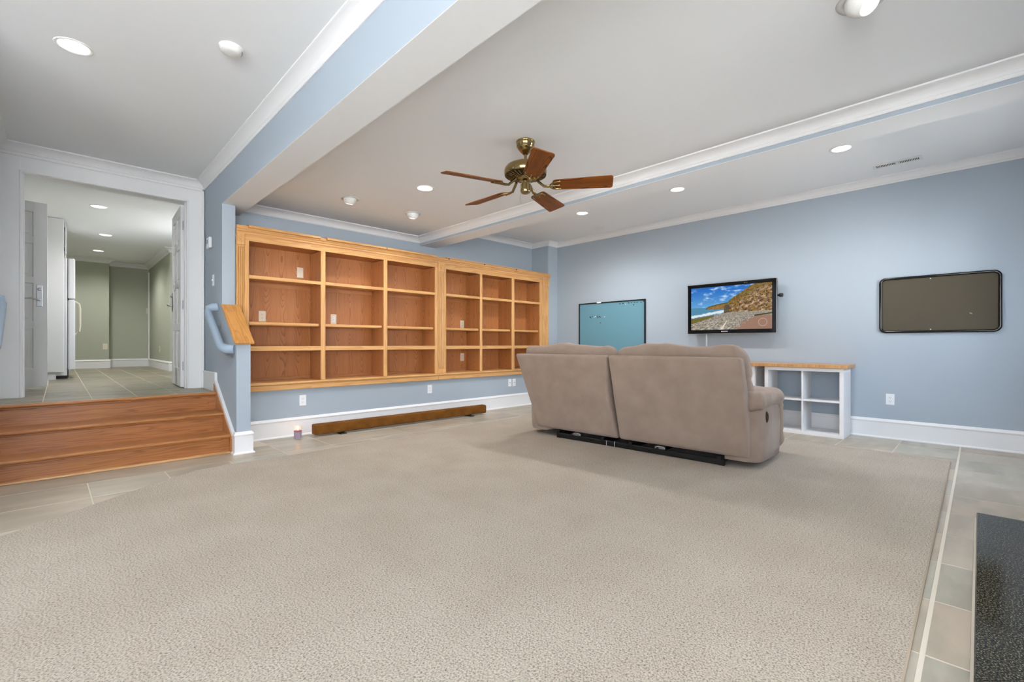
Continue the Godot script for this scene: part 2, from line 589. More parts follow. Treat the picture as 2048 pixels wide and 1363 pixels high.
func build_shell() -> void:
	var top := 2.95
	# bookcase wall: lower part, recessed part above, and the short return at the far corner
	var st := mb()
	b3(st, 1.2625, XT + 0.12, -0.1, 0.515, ZB - 0.5, ZB)
	b3(st, 1.2625, 6.042, 0.515, top, ZU - 0.12, ZU)
	b3(st, 6.042, XT + 0.12, 0.515, top, ZB - 0.5, ZB + 0.01)
	struct("wall_back", st, M.blue, "light blue wall above and below the built-in oak bookcases", "wall")
	st = bx(XT, XT + 0.12, -0.1, top, ZB, 0.75)
	struct("wall_right", st, M.blue, "long light blue wall with the television and two pin boards", "wall")
	# wall between stairs and room: full height behind, sloping half wall in front
	st = mb()
	b3(st, XS, 1.2625, -0.1, 2.3903, ZD, -5.247)
	prism(st, [Vector2(-5.247, -0.1), Vector2(-4.73, -0.1), Vector2(-4.73, 0.998), Vector2(-5.247, 1.392)], Vector3(XS, 0, 0), Vector3(0, 0, 1), Vector3(0, 1, 0), Vector3(0.1155, 0, 0))
	struct("wall_stair", st, M.blue, "blue half wall and column at the side of the oak stairs", "wall")
	# door wall
	st = mb()
	b3(st, -0.53, -0.262, HF - 0.05, top, ZD - 0.14, ZD)
	b3(st, 1.005, XS, HF - 0.05, top, ZD - 0.14, ZD)
	b3(st, XS, 1.3, HF - 0.05, top, ZD - 0.14, ZD)
	b3(st, -0.262, 1.005, 2.56, top, ZD - 0.14, ZD)
	b3(st, -0.53, 1.3, -0.1, HF - 0.06, ZD - 0.14, ZD)
	struct("wall_door", st, M.blue, "blue wall framing the white double doorway above the stairs", "wall")
	# left: wall beside the stairs, return, wall with an added window; behind the camera: rear walls
	st = mb()
	b3(st, -0.53, -0.41, -0.1, top, ZD, -3.7)
	b3(st, -3.32, -0.41, -0.1, top, -3.82, -3.7)
	struct("wall_left", st, M.blue, "blue wall at the open side of the stairs", "wall")
	st = mb()
	var wz0 := -0.5
	var wz1 := 2.5
	b3(st, -3.32, -3.2, -0.1, 0.75, -3.82, 3.32)
	b3(st, -3.32, -3.2, 2.3, top, -3.82, 3.32)
	b3(st, -3.32, -3.2, 0.75, 2.3, -3.82, wz0)
	b3(st, -3.32, -3.2, 0.75, 2.3, wz1, 3.32)
	struct("wall_added_window", st, M.blue, "blue wall with an added wide window, far left of the camera", "wall")
	st = mb()
	b3(st, -3.2, -2.6, -0.1, top, 3.2, 3.32)
	b3(st, -0.4, 1.52, -0.1, top, 3.2, 3.32)
	b3(st, -2.6, -0.4, 2.25, top, 3.2, 3.32)
	b3(st, -2.6, -0.4, -0.1, 0.12, 3.2, 3.32)
	b3(st, 1.4, 1.52, -0.1, top, 0.75, 3.2)
	b3(st, 1.4, 4.5, -0.1, top, 0.63, 0.75)
	b3(st, 5.5, XT + 0.12, -0.1, top, 0.63, 0.75)
	b3(st, 4.5, 5.5, 2.0, top, 0.63, 0.75)
	b3(st, 4.5, 5.5, -0.1, 0.9, 0.63, 0.75)
	struct("wall_rear", st, M.blue, "blue walls behind the camera with a glazed garden door and a window added for daylight", "wall")
	window("window_1", Vector3(-3.26, 0.75, wz1), Vector3(0, 0, -1), wz1 - wz0, 1.55, 3, "wide white framed window added for daylight in the unseen far left wall")  # unseen opening added to let daylight in from the left
	window("window_2", Vector3(-2.6, 0.12, 3.26), Vector3(1, 0, 0), 2.2, 2.13, 3, "glazed garden door added behind the camera for daylight")  # added glazing, out of view, brings daylight from behind
	window("window_3", Vector3(4.5, 0.9, 0.69), Vector3(1, 0, 0), 1.0, 1.1, 2, "white framed window right of the hearth, added behind the camera to brighten the television wall")  # added opening that lights the television wall and far ceiling
	# ceilings
	st = bx(1.385, 3.692, C_MAIN, 3.05, ZU, 0.63)
	struct("ceiling_main", st, M.ceil, "lower white ceiling with the fan, between the two beams", "ceiling")
	st = mb()
	b3(st, -3.2, XS, C_SIDE, 3.05, ZD, 3.2)
	struct("ceiling_stair", st, M.ceil, "white ceiling over the stairs with one recessed lamp", "ceiling")
	st = bx(3.955, XT, C_SIDE, 3.05, ZU, 0.63)
	struct("ceiling_far", st, M.ceil, "raised white ceiling along the television wall", "ceiling")
	# the two beams: blue cheeks, white undersides
	st = bx(XS, 1.385, 2.3905, 3.05, ZD, 3.2)
	struct("beam_1", st, M.blue, "deep blue sided beam over the half wall", "beam")
	st = mb()
	b3(st, XS + 0.0005, 1.389, 2.388, 2.3907, -5.245, 3.2)
	b3(st, 1.263, 1.389, 2.388, 2.3907, ZU, -5.245)
	b3(st, 1.3845, 1.389, 2.3885, C_MAIN, ZU, 3.2)
	var soffit := obj("soffit", st, M.ceil, get_node("beam_1"))
	soffit.set_meta("label", "white painted underside")
	st = bx(3.692, 3.955, 2.4135, 3.05, ZU, 0.63)
	struct("beam_2", st, M.blue, "shallow beam with a thin blue strip between the two ceilings", "beam")
	st = mb()
	b3(st, 3.6915, 3.959, 2.411, 2.4137, ZU, 0.63)
	b3(st, 3.9545, 3.959, 2.4115, C_SIDE, ZU, 0.63)
	soffit = obj("soffit", st, M.ceil, get_node("beam_2"))
	soffit.set_meta("label", "white painted underside")

func window(called: String, at: Vector3, along: Vector3, wide: float, high: float, panes: int, label: String) -> void:
	var o := Node3D.new()
	o.name = called
	add_child(o)
	o.position = at
	o.rotation.y = atan2(-along.z, along.x)
	tag(o, label, "window")
	o.set_meta("kind", "structure")
	var st := mb()
	b3(st, 0, wide, 0, 0.06, -0.05, 0.05, 0.006)
	b3(st, 0, wide, high - 0.06, high, -0.05, 0.05, 0.006)
	for k in panes + 1:
		var x := lerpf(0.03, wide - 0.03, float(k) / panes)
		b3(st, x - 0.03, x + 0.03, 0.06, high - 0.06, -0.05, 0.05, 0.006)
	obj("frame", st, M.white, o)
	for k in panes:
		var x0 := lerpf(0.03, wide - 0.03, float(k) / panes) + 0.028
		var x1 := lerpf(0.03, wide - 0.03, float(k + 1) / panes) - 0.028
		var q := mb()
		quad(q, Vector3(x0, 0.058, 0), Vector3(x1, 0.058, 0), Vector3(x1, high - 0.058, 0), Vector3(x0, high - 0.058, 0), Vector3.BACK)
		obj("pane", q, M.glass, o)

# ------------------------------------------------------------------ floor and tiles
func rug_poly() -> Array:
	return [Vector2(5.365, -0.168), Vector2(5.405, -0.6), Vector2(5.40, -4.37), Vector2(4.62, -4.385), Vector2(2.47, -4.335), Vector2(1.38, -4.31), Vector2(1.01, -4.335), Vector2(0.77, -4.325), Vector2(0.59, -4.19), Vector2(0.15, -3.84), Vector2(-0.19, -3.56), Vector2(-1.7, -2.35), Vector2(-1.7, -0.145)]

func slab_tile(poly: Array, y: float, thick: float, bev: float) -> SurfaceTool:
	# poly: four corners, counter-clockwise or not; chamfered upper edge
	var st := mb()
	var c := Vector2.ZERO
	for p in poly:
		c += p / poly.size()
	var n := poly.size()
	var inn := []
	for p in poly:
		var d: Vector2 = (c - p)
		inn.append(p + d.normalized() * bev * 1.4)
	for i in n:
		var a: Vector2 = poly[i]
		var b: Vector2 = poly[(i + 1) % n]
		var ia: Vector2 = inn[i]
		var ib: Vector2 = inn[(i + 1) % n]
		var o := (a + b) * 0.5 - c
		quad(st, Vector3(a.x, y - bev, a.y), Vector3(b.x, y - bev, b.y), Vector3(ib.x, y, ib.y), Vector3(ia.x, y, ia.y), Vector3(o.x, 1, o.y))
		quad(st, Vector3(a.x, y - thick, a.y), Vector3(b.x, y - thick, b.y), Vector3(b.x, y - bev, b.y), Vector3(a.x, y - bev, a.y), Vector3(o.x, 0, o.y))
	for i in range(1, n - 1):
		tri(st, Vector3(inn[0].x, y, inn[0].y), Vector3(inn[i].x, y, inn[i].y), Vector3(inn[i + 1].x, y, inn[i + 1].y), Vector3.UP)
	return st

func build_floor() -> void:
	var st := mb()
	b3(st, -3.32, XT + 0.12, -0.12, -0.0012, ZB - 0.05, 3.32)
	var fl := struct("floor", st, M.grout, "stone tile floor with pale grout round the rug", "floor")
	# the strips beyond the photograph in one piece of the same stone
	st = mb()
	b3(st, -3.2, -1.35, -0.02, 0.0, -3.7, 3.2)
	b3(st, -1.35, 1.4, -0.02, 0.0, 0.32, 3.2)
	obj("paving", st, M.tile[0], fl)
	var rug := PackedVector2Array(rug_poly())
	var g := 0.0034
	for kx in range(-4, 15):
		for kz in range(-1, 12):
			var z1 := -0.1295 - 0.4375 * kz
			var z0 := z1 - 0.4375
			if kz == -1:
				z0 = -0.1295
				z1 = 0.308
			var xs := func(k: int, z: float) -> float: return 0.145 + 0.4455 * k + 0.0135 * (z + 4.5)
			z0 = maxf(z0, ZB)
			if z1 - z0 < 0.03:
				continue
			var x0: float = xs.call(kx, (z0 + z1) / 2)
			var x1: float = xs.call(kx + 1, (z0 + z1) / 2)
			if x1 < -1.2 or (x0 < 1.2 and z1 < -4.86) or x0 > XT - 0.02:
				continue
			var zt := z1
			if kz == -1 and x0 < 3.7:
				zt = -0.017
			var gz := 0.007 if kz == -1 else g
			var gt := 0.007 if kz == 0 else g
			var poly := [
				Vector2(xs.call(kx, z0) + g, z0 + gz), Vector2(minf(xs.call(kx + 1, z0) - g, XT), z0 + gz),
				Vector2(minf(xs.call(kx + 1, zt) - g, XT), zt - gt), Vector2(xs.call(kx, zt) + g, zt - gt)]
			if x0 < 1.26 and z0 < -4.9:
				poly[0].x = maxf(poly[0].x, 1.2)
				poly[3].x = maxf(poly[3].x, 1.2)
			var hidden := true
			for p in poly:
				var c := Vector2((x0 + x1) / 2, (z0 + zt) / 2)
				if not Geometry2D.is_point_in_polygon(p + (p - c).normalized() * 0.02, rug):
					hidden = false
			if hidden:
				continue
			obj("tile", slab_tile(poly, rng.randf_range(-0.0003, 0.0003), 0.02, 0.0012), M.tile[rng.randi() % M.tile.size()], fl)
	# hall floor above the stairs
	st = mb()
	b3(st, -0.41, XS, HF - 0.1, HF - 0.0012, ZD - 0.14, -5.43)
	b3(st, -0.95, 2.3, HF - 0.1, HF - 0.0012, -13.0, ZD - 0.13)
	var hf := struct("floor_hall", st, M.grout, "grey brown tile floor of the hall beyond the double doors", "floor")
	for kx in range(-3, 7):
		for kz in range(-2, 24):
			var x0 := maxf(0.208 + 0.305 * kx, -0.95)
			var x1 := minf(0.208 + 0.305 * (kx + 1), 2.3)
			var z1 := -5.83 - 0.3035 * kz
			var z0 := z1 - 0.3035
			if kz < 1:
				x0 = maxf(x0, -0.41)
				x1 = minf(x1, XS)
				z1 = minf(z1, -5.432)
			z0 = maxf(z0, -13.0)
			if x1 - x0 < 0.03 or z1 - z0 < 0.03:
				continue
			var p := [Vector2(x0 + g, z0 + g), Vector2(x1 - g, z0 + g), Vector2(x1 - g, z1 - g), Vector2(x0 + g, z1 - g)]
			obj("tile", slab_tile(p, HF + rng.randf_range(-0.0003, 0.0003), 0.02, 0.0012), M.hall_tile[rng.randi() % M.hall_tile.size()], hf)

# ------------------------------------------------------------------ mouldings
func crown(y: float, k := 1.0) -> Array:
	# cove crown, 82 mm high and 88 mm deep; y is its top
	var p := [Vector2(0, 0), Vector2(0.088, 0), Vector2(0.088, -0.010), Vector2(0.078, -0.014)]
	for i in 7:
		var a := float(i) / 6.0
		p.append(Vector2(lerpf(0.072, 0.020, sin(a * PI / 2) * 0.35 + a * 0.65), lerpf(-0.016, -0.058, a * a * 0.45 + a * 0.55)))
	p.append_array([Vector2(0.016, -0.062), Vector2(0.018, -0.067), Vector2(0.012, -0.076), Vector2(0.007, -0.082), Vector2(0, -0.082)])
	var out := []
	for q in p:
		out.append(Vector2(q.x, y + q.y * k))
	return out

func skirting(h := 0.2025, shoe := true) -> Array:
	var p := [Vector2(0, 0), Vector2(0.032, 0), Vector2(0.031, 0.008), Vector2(0.026, 0.014), Vector2(0.018, 0.018)]
	if not shoe:
		p = [Vector2(0, 0), Vector2(0.018, 0)]
	p.append_array([Vector2(0.018, h - 0.036), Vector2(0.024, h - 0.031), Vector2(0.024, h - 0.022), Vector2(0.018, h - 0.014), Vector2(0.012, h - 0.004), Vector2(0.006, h), Vector2(0, h)])
	return p

func build_trim() -> void:
	var st := mb()
	sweep(st, [Vector2(1.389, ZU), Vector2(3.692, ZU), Vector2(3.692, 0.63)], crown(C_MAIN, 1.0), 1.0)
	struct("trim_1", st, M.white, "white crown moulding round the ceiling with the fan", "crown moulding")
	st = mb()
	sweep(st, [Vector2(3.959, ZU), Vector2(6.042, ZU), Vector2(6.042, ZB + 0.01), Vector2(XT, ZB + 0.01), Vector2(XT, 0.63)], crown(C_SIDE, 0.92), 1.0)
	struct("trim_2", st, M.white, "white crown moulding above the television wall", "crown moulding")
	st = mb()
	sweep(st, [Vector2(-0.41, -3.7), Vector2(-0.41, ZD), Vector2(XS, ZD), Vector2(XS, 3.2)], crown(C_SIDE, 0.96), 1.0)
	struct("trim_3", st, M.white, "white crown moulding over the doorway and along the deep beam", "crown moulding")
	st = mb()
	sweep(st, [Vector2(1.2625, ZB), Vector2(XT, ZB)], skirting(), 1.0)
	struct("baseboard_back", st, M.white, "tall white baseboard under the bookcases", "baseboard")
	st = mb()
	sweep(st, [Vector2(XT, ZB + 0.03), Vector2(XT, 0.63)], skirting(), 1.0)
	struct("baseboard_right", st, M.white, "tall white baseboard along the television wall", "baseboard")
	# plinth round the end of the half wall
	st = mb()
	sweep(st, [Vector2(XS, -4.80), Vector2(XS, -4.73), Vector2(1.2625, -4.73), Vector2(1.2625, ZB)], skirting(0.2, true), 1.0)
	struct("baseboard_stair", st, M.white, "white baseboard wrapping the foot of the half wall", "baseboard")
	# landing baseboard and the white capping that follows the stairs
	st = mb()
	b3(st, XS - 0.02, XS, HF, 0.69, -5.98, -5.462, 0.002)
	b3(st, XS - 0.026, XS, 0.69, 0.713, -5.98, -5.438, 0.005)
	b3(st, XS - 0.024, XS, 0.60, 0.70, -5.464, -5.438, 0.004)
	struct("baseboard_landing", st, M.white, "short white baseboard on the landing beside the doorway", "baseboard")
	st = mb()
	prism(st, [Vector2(-5.462, 0.606), Vector2(-4.792, 0.158), Vector2(-4.772, 0.186), Vector2(-5.438, 0.632), Vector2(-5.462, 0.648)], Vector3(XS - 0.024, 0, 0), Vector3(0, 0, 1), Vector3(0, 1, 0), Vector3(0.024, 0, 0))
	struct("trim_4", st, M.white, "sloping white capping strip above the oak stair skirt", "stair trim")

# ------------------------------------------------------------------ stairs, cap and handrails
func build_stairs() -> void:
	var s := thing("staircase", "three oak steps rising to the white double doorway", "stairs", Vector3(0.36, 0, -4.85))
	var o := s.position
	var noses := [[0.173, -4.81], [0.346, -5.06], [0.52, -5.347]]
	for k in 3:
		var y: float = noses[k][0]
		var z: float = noses[k][1]
		var zb: float = noses[k + 1][1] - 0.046 if k < 2 else -5.43
		var st := mb()
		# tread with a rounded nosing
		var prof := [Vector2(zb, y - 0.026), Vector2(z - 0.008, y - 0.026), Vector2(z - 0.003, y - 0.023), Vector2(z, y - 0.015), Vector2(z, y - 0.010), Vector2(z - 0.003, y - 0.003), Vector2(z - 0.009, y), Vector2(zb, y)]
		prism(st, prof, Vector3(-0.408, 0, 0) - o, Vector3(0, 0, 1), Vector3(0, 1, 0), Vector3(1.53, 0, 0))
		obj("tread", st, M.stair, s)
		st = mb()
		var y0 := 0.0 if k == 0 else float(noses[k - 1][0])
		box(st, Vector3(-0.408, y0, z - 0.048) - o, Vector3(1.122, y - 0.026, z - 0.03) - o)
		box(st, Vector3(-0.408, y - 0.042, z - 0.032) - o, Vector3(1.122, y - 0.026, z - 0.02) - o, 0.004)
		obj("riser", st, M.stair_riser, s)
	var st := mb()
	prism(st, [Vector2(-4.84, 0.0), Vector2(-4.822, 0.0), Vector2(-4.816, 0.006), Vector2(-4.818, 0.016), Vector2(-4.826, 0.019), Vector2(-4.84, 0.019)], Vector3(-0.408, 0, 0) - o, Vector3(0, 0, 1), Vector3(0, 1, 0), Vector3(1.53, 0, 0))
	var qr := obj("shoe_moulding", st, M.slab, s)
	qr.set_meta("label", "pale quarter round strip along the foot of the bottom riser")
	st = mb()
	prism(st, [Vector2(-5.455, 0.30), Vector2(-5.455, 0.598), Vector2(-5.44, 0.588), Vector2(-4.80, 0.160), Vector2(-4.80, 0.0), Vector2(-4.95, 0.0)], Vector3(1.117, 0, 0) - o, Vector3(0, 0, 1), Vector3(0, 1, 0), Vector3(0.0285, 0, 0))
	obj("skirt_board", st, M.stair, s)
	# cap of the half wall: a board laid on the slope
	var cap := thing("oak_ledge", "sloping oak cap board on the half wall beside the stairs", "ledge", Vector3(1.205, 1.0, -4.69))
	var a := atan2(0.394, 0.517)
	cap.rotation = Vector3(a, 0, 0)
	# in its own axes the board runs along -z
	st = mb()
	b3(st, -0.083, 0.081, -0.006, 0.017, -0.625, 0.0, 0.006)
	obj("board", st, M.oak_cap_z, cap)
	st = mb()
	b3(st, -0.062, 0.058, -0.016, -0.006, -0.60, -0.04)
	obj("moulding", st, M.oak_cap_z, cap)
	handrail("blue painted handrail on the half wall, returning to the wall at both ends", 1.0, XS)
	handrail("blue painted handrail on the opposite stair wall at the very edge of view", -1.0, -0.412)

func handrail(label: String, side: float, wall: float) -> void:
	var h := thing("handrail", label, "handrail", Vector3(wall, 1.15, -5.15))
	var d := -0.084 * side
	var pts := [Vector3(0, 0.225, -0.27), Vector3(d * 0.5, 0.218, -0.275), Vector3(d * 0.85, 0.205, -0.28), Vector3(d, 0.165, -0.265), Vector3(d, 0.13, -0.22)]
	pts.append_array([Vector3(d, -0.13, 0.175), Vector3(d, -0.165, 0.235), Vector3(d * 0.9, -0.185, 0.285), Vector3(d * 0.6, -0.195, 0.325), Vector3(0, -0.197, 0.36)])
	var st := mb()
	tube(st, pts, 0.034, 16, 1.25)
	obj("rail", st, M.rail_blue, h)
	for z in [-0.15, 0.27]:
		st = mb()
		var y: float = -0.66 * z + 0.0
		tube(st, [Vector3(0, y - 0.07, z), Vector3(d * 0.5, y - 0.075, z), Vector3(d * 0.95, y - 0.03, z)], 0.007, 8)
		b3(st, minf(0, -0.006 * side), maxf(0, -0.006 * side), y - 0.10, y - 0.04, z - 0.02, z + 0.02, 0.002)
		obj("bracket", st, M.nickel, h)

# ------------------------------------------------------------------ doorway and hall
func hinge(parent: Node, at: Vector3, turn := 0.0, label := "steel butt hinge") -> void:
	var st := mb()
	var tr := Transform3D(Basis(Vector3.UP, turn), at)
	box(st, Vector3(-0.002, -0.048, -0.022), Vector3(0.002, 0.048, 0.022), 0.0015, tr)
	for y in [-0.03, 0.0, 0.03]:
		box(st, Vector3(-0.0045, y - 0.013, 0.021), Vector3(0.0065, y + 0.013, 0.032), 0.003, tr)
	var m := obj("hinge", st, M.nickel, parent)
	m.set_meta("label", label)

func lever(parent: Node, at: Vector3, tr: Basis, dir: float) -> void:
	var st := mb()
	var t := Transform3D(tr, at)
	box(st, Vector3(-0.024, -0.115, 0.0), Vector3(0.024, 0.115, 0.008), 0.004, t)
	lathe(st, [[Vector2(0.017, 0.0), Vector2(0.017, 0.012), Vector2(0.013, 0.016), Vector2(0.0, 0.016)]], 18, t * Transform3D(Basis(Vector3.RIGHT, PI / 2), Vector3(0, 0.07, 0.006)))
	var pts := []
	for p in [Vector3(0, -0.045, 0.006), Vector3(0, -0.045, 0.04), Vector3(0.02 * dir, -0.044, 0.05), Vector3(0.07 * dir, -0.03, 0.052), Vector3(0.115 * dir, -0.036, 0.052)]:
		pts.append(t * p)
	tube(st, pts, 0.008, 10)
	obj("lever_handle", st, M.steel, parent)

func door_leaf(called: String, label: String, hinge_at: Vector3, turn: float, wide: float, high: float, handle_side: float) -> Node3D:
	# leaf runs from its hinge along +x in its own axes, 40 mm thick, faces +z and -z
	var o := thing(called, label, "door", hinge_at, turn)
	var st := mb()
	var t := 0.02
	var rails := [0.0, 0.20, 0.62, 0.70, 1.10, 1.17, 1.52, 1.60, high - 0.11, high]
	b3(st, 0, 0.11, 0, high, -t, t, 0.003)
	b3(st, wide - 0.11, wide, 0, high, -t, t, 0.003)
	b3(st, wide / 2 - 0.045, wide / 2 + 0.045, 0.0, high, -t, t, 0.003)
	for k in range(0, rails.size(), 2):
		b3(st, 0.1, wide - 0.1, rails[k], rails[k + 1], -t, t, 0.003)
	obj("frame", st, M.door_white, o)
	for k in range(1, rails.size() - 1, 2):
		for c in 2:
			var x0 := 0.11 if c == 0 else wide / 2 + 0.045
			var x1 := wide / 2 - 0.045 if c == 0 else wide - 0.11
			st = mb()
			b3(st, x0 + 0.001, x1 - 0.001, rails[k] + 0.001, rails[k + 1] - 0.001, -0.008, 0.008)
			b3(st, x0 + 0.025, x1 - 0.025, rails[k] + 0.025, rails[k + 1] - 0.025, -0.015, 0.015, 0.007)
			obj("panel", st, M.door_white, o)
	if handle_side > 0:
		lever(o, Vector3(wide - 0.062, 0.97, t), Basis.IDENTITY, -1.0)
		lever(o, Vector3(wide - 0.062, 0.97, -t), Basis(Vector3.UP, PI), 1.0)
	st = mb()
	b3(st, wide - 0.001, wide + 0.0015, 0.88, 1.06, -0.012, 0.012, 0.001)
	obj("latch_plate", st, M.nickel, o)
	return o

func build_doors_and_hall() -> void:
	# casing of the doorway with its jambs
	var st := mb()
	var zc := ZD + 0.02
	for s in [[-0.386, -0.241], [0.985, 1.130]]:
		b3(st, s[0], s[1], HF, 2.69, ZD - 0.001, zc, 0.003)
	b3(st, -0.386, 1.130, 2.54, 2.69, ZD - 0.001, zc - 0.0005, 0.003)
	b3(st, -0.392, -0.366, HF, 2.694, ZD, zc + 0.010, 0.005)
	b3(st, 1.112, 1.138, HF, 2.694, ZD, zc + 0.010, 0.005)
	b3(st, -0.392, 1.138, 2.668, 2.694, ZD, zc + 0.010, 0.005)
	b3(st, -0.252, -0.234, HF, 2.55, ZD, zc + 0.006, 0.004)
	b3(st, 0.978, 0.996, HF, 2.55, ZD, zc + 0.006, 0.004)
	b3(st, -0.252, 0.996, 2.532, 2.55, ZD, zc + 0.006, 0.004)
	# far casing
	b3(st, -0.386, -0.241, HF, 2.69, ZD - 0.158, ZD - 0.139, 0.003)
	b3(st, 0.985, 1.130, HF, 2.69, ZD - 0.158, ZD - 0.139, 0.003)
	b3(st, -0.386, 1.130, 2.54, 2.69, ZD - 0.158, ZD - 0.139, 0.003)
	# jambs and stop
	b3(st, -0.263, -0.232, HF, 2.56, ZD - 0.145, ZD + 0.002, 0.002)
	b3(st, 0.976, 1.006, HF, 2.56, ZD - 0.145, ZD + 0.002, 0.002)
	b3(st, -0.263, 1.006, 2.53, 2.562, ZD - 0.145, ZD + 0.002, 0.002)
	b3(st, -0.234, -0.222, HF, 2.53, ZD - 0.06, ZD - 0.02, 0.002)
	b3(st, 0.966, 0.978, HF, 2.53, ZD - 0.06, ZD - 0.02, 0.002)
	var dz := struct("door_1", st, M.white, "wide white moulded casing of the double doorway", "door frame")
	for y in [0.75, 1.42, 2.28]:
		hinge(dz, Vector3(-0.2305, y, ZD - 0.10), 0.0, "steel hinge on the left jamb")
	# right leaf: folded back along the hall
	var leaf := door_leaf("door_leaf", "white door leaf folded back on hinges at the doorway's right jamb", Vector3(0.962, HF + 0.012, -6.10), PI / 2 - 0.045, 0.76, 1.985, 1.0)
	for y in [0.23, 0.90, 1.76]:
		hinge(leaf, Vector3(0.0, y, 0.0), PI / 2, "steel hinge")
	# another leaf standing open further in
	door_leaf("door_leaf", "white panelled door with steel lever standing open in the hall", Vector3(-0.98, HF + 0.025, -6.93), 0.16, 0.90, 1.965, 1.0)
	# hall shell
	st = mb()
	b3(st, -1.07, -0.95, HF - 0.1, 2.9, -13.0, ZD - 0.14)
	b3(st, 2.3, 2.42, HF - 0.1, 2.9, -13.0, -9.5)
	b3(st, 2.3, 2.42, HF - 0.1, 2.9, -7.0, ZD - 0.14)
	b3(st, 2.3, 2.42, HF - 0.1, 1.25, -9.5, -7.0)
	b3(st, 2.3, 2.42, 1.25, 2.5, -7.7, -7.0)
	b3(st, 2.3, 2.42, 1.25, 2.5, -9.5, -8.4)
	b3(st, 2.3, 2.42, 2.5, 2.9, -9.5, -7.0)
	b3(st, -1.07, 0.72, HF - 0.1, 2.9, -13.0, -12.33)
	b3(st, 0.72, 2.42, HF - 0.1, 2.9, -13.1, -12.72)
	b3(st, 1.40, 2.3, HF - 0.1, 2.9, -12.72, -10.06)
	b3(st, -1.07, -0.53, HF - 0.1, 2.9, ZD - 0.14, ZD - 0.02)
	b3(st, 1.3, 2.42, HF - 0.1, 2.9, ZD - 0.14, ZD - 0.02)
	struct("wall_hall", st, M.green, "sage green walls of the hall beyond the doorway", "wall")
	window("window_4", Vector3(2.36, 1.25, -7.7), Vector3(0, 0, -1), 0.7, 1.25, 1, "white framed window added at the side of the hall to brighten it, hidden by the doorway")  # unseen opening added to brighten the hall
	st = bx(-1.07, 2.42, 2.70, 2.9, -13.1, ZD - 0.14)
	struct("ceiling_hall", st, M.ceil, "white hall ceiling with three recessed lamps", "ceiling")
	st = mb()
	sweep(st, [Vector2(-0.95, -12.33), Vector2(0.72, -12.33), Vector2(0.72, -12.72), Vector2(1.40, -12.72), Vector2(1.40, -10.06), Vector2(2.3, -10.06)], crown(2.70, 0.95), 1.0)
	struct("trim_5", st, M.white, "white crown moulding at the far end of the hall", "crown moulding")
	st = mb()
	var low := []
	for p in skirting(0.17, false):
		low.append(p + Vector2(0, HF))
	sweep(st, [Vector2(-0.95, -12.33), Vector2(0.72, -12.33), Vector2(0.72, -12.72), Vector2(1.40, -12.72), Vector2(1.40, -10.06), Vector2(2.3, -10.06)], low, 1.0)
	struct("baseboard_hall", st, M.white, "white baseboard round the far end of the hall", "baseboard")
	st = mb()
	b3(st, 1.376, 1.40, HF, 2.55, -12.70, -12.62, 0.003)
	struct("trim_6", st, M.white, "narrow white door casing in the far corner of the hall", "door frame")
	st = mb()
	b3(st, 1.50, 1.60, HF, 2.46, -10.06, -10.045, 0.003)
	b3(st, 1.50, 2.3, 2.40, 2.50, -10.06, -10.045, 0.003)
	struct("trim_7", st, M.white, "white casing edge on the near green hall corner", "door frame")
	# tall white cabinet side, refrigerator, cabinet above it
	var cab := thing("pantry_cabinet", "tall white cabinet reaching the hall ceiling beside the refrigerator", "cabinet", Vector3(-0.5, HF, -8.75))
	st = mb()
	b3(st, -0.44, 0.548, 0.10, 2.175, -0.05, 0.04, 0.003)
	obj("side_panel", st, M.door_white, cab)
	st = mb()
	b3(st, -0.44, 0.47, 0.0, 0.10, -0.05, 0.02)
	obj("toe_kick", st, M.door_white, cab)
	var fr := thing("refrigerator", "white refrigerator with a long handle, seen from its side in the hall", "refrigerator", Vector3(-0.25, HF, -9.25))
	st = mb()
	b3(st, -0.35, 0.33, 0.04, 1.68, -0.42, 0.34, 0.008)
	obj("body", st, M.door_white, fr)
	st = mb()
	b3(st, 0.338, 0.412, 0.115, 1.10, -0.42, 0.34, 0.015)
	obj("door", st, M.door_white, fr)
	st = mb()
	b3(st, 0.338, 0.412, 1.11, 1.68, -0.42, 0.34, 0.015)
	obj("door", st, M.door_white, fr)
	st = mb()
	tube(st, [Vector3(0.41, 0.62, 0.25), Vector3(0.455, 0.66, 0.25), Vector3(0.465, 0.74, 0.25), Vector3(0.465, 0.98, 0.25), Vector3(0.455, 1.05, 0.25), Vector3(0.41, 1.085, 0.25)], 0.012, 10)
	obj("handle", st, M.ivory, fr)
	st = mb()
	b3(st, -0.30, 0.335, 0.0, 0.045, -0.38, 0.31)
	b3(st, 0.30, 0.345, 0.02, 0.12, -0.38, 0.32)
	obj("base_grille", st, M.black, fr)
	var up := thing("wall_cabinet", "white cabinet above the refrigerator with one door ajar", "cabinet", Vector3(-0.3, 2.24, -9.2))
	st = mb()
	b3(st, -0.3, 0.33, 0.0, 0.455, -0.40, 0.30, 0.003)
	obj("body", st, M.door_white, up)
	st = mb()
	b3(st, 0.355, 0.375, 0.01, 0.44, -0.39, 0.32, 0.004)
	obj("door", st, M.door_white, up)
	for y in [0.08, 0.36]:
		st = mb()
		b3(st, 0.33, 0.356, y - 0.025, y + 0.025, 0.26, 0.285, 0.004)
		obj("hinge", st, M.black, up)

# ------------------------------------------------------------------ bookcases
const ZF := -5.222     # front plane of the face frames
const ZK := -5.54      # inside of the back panels

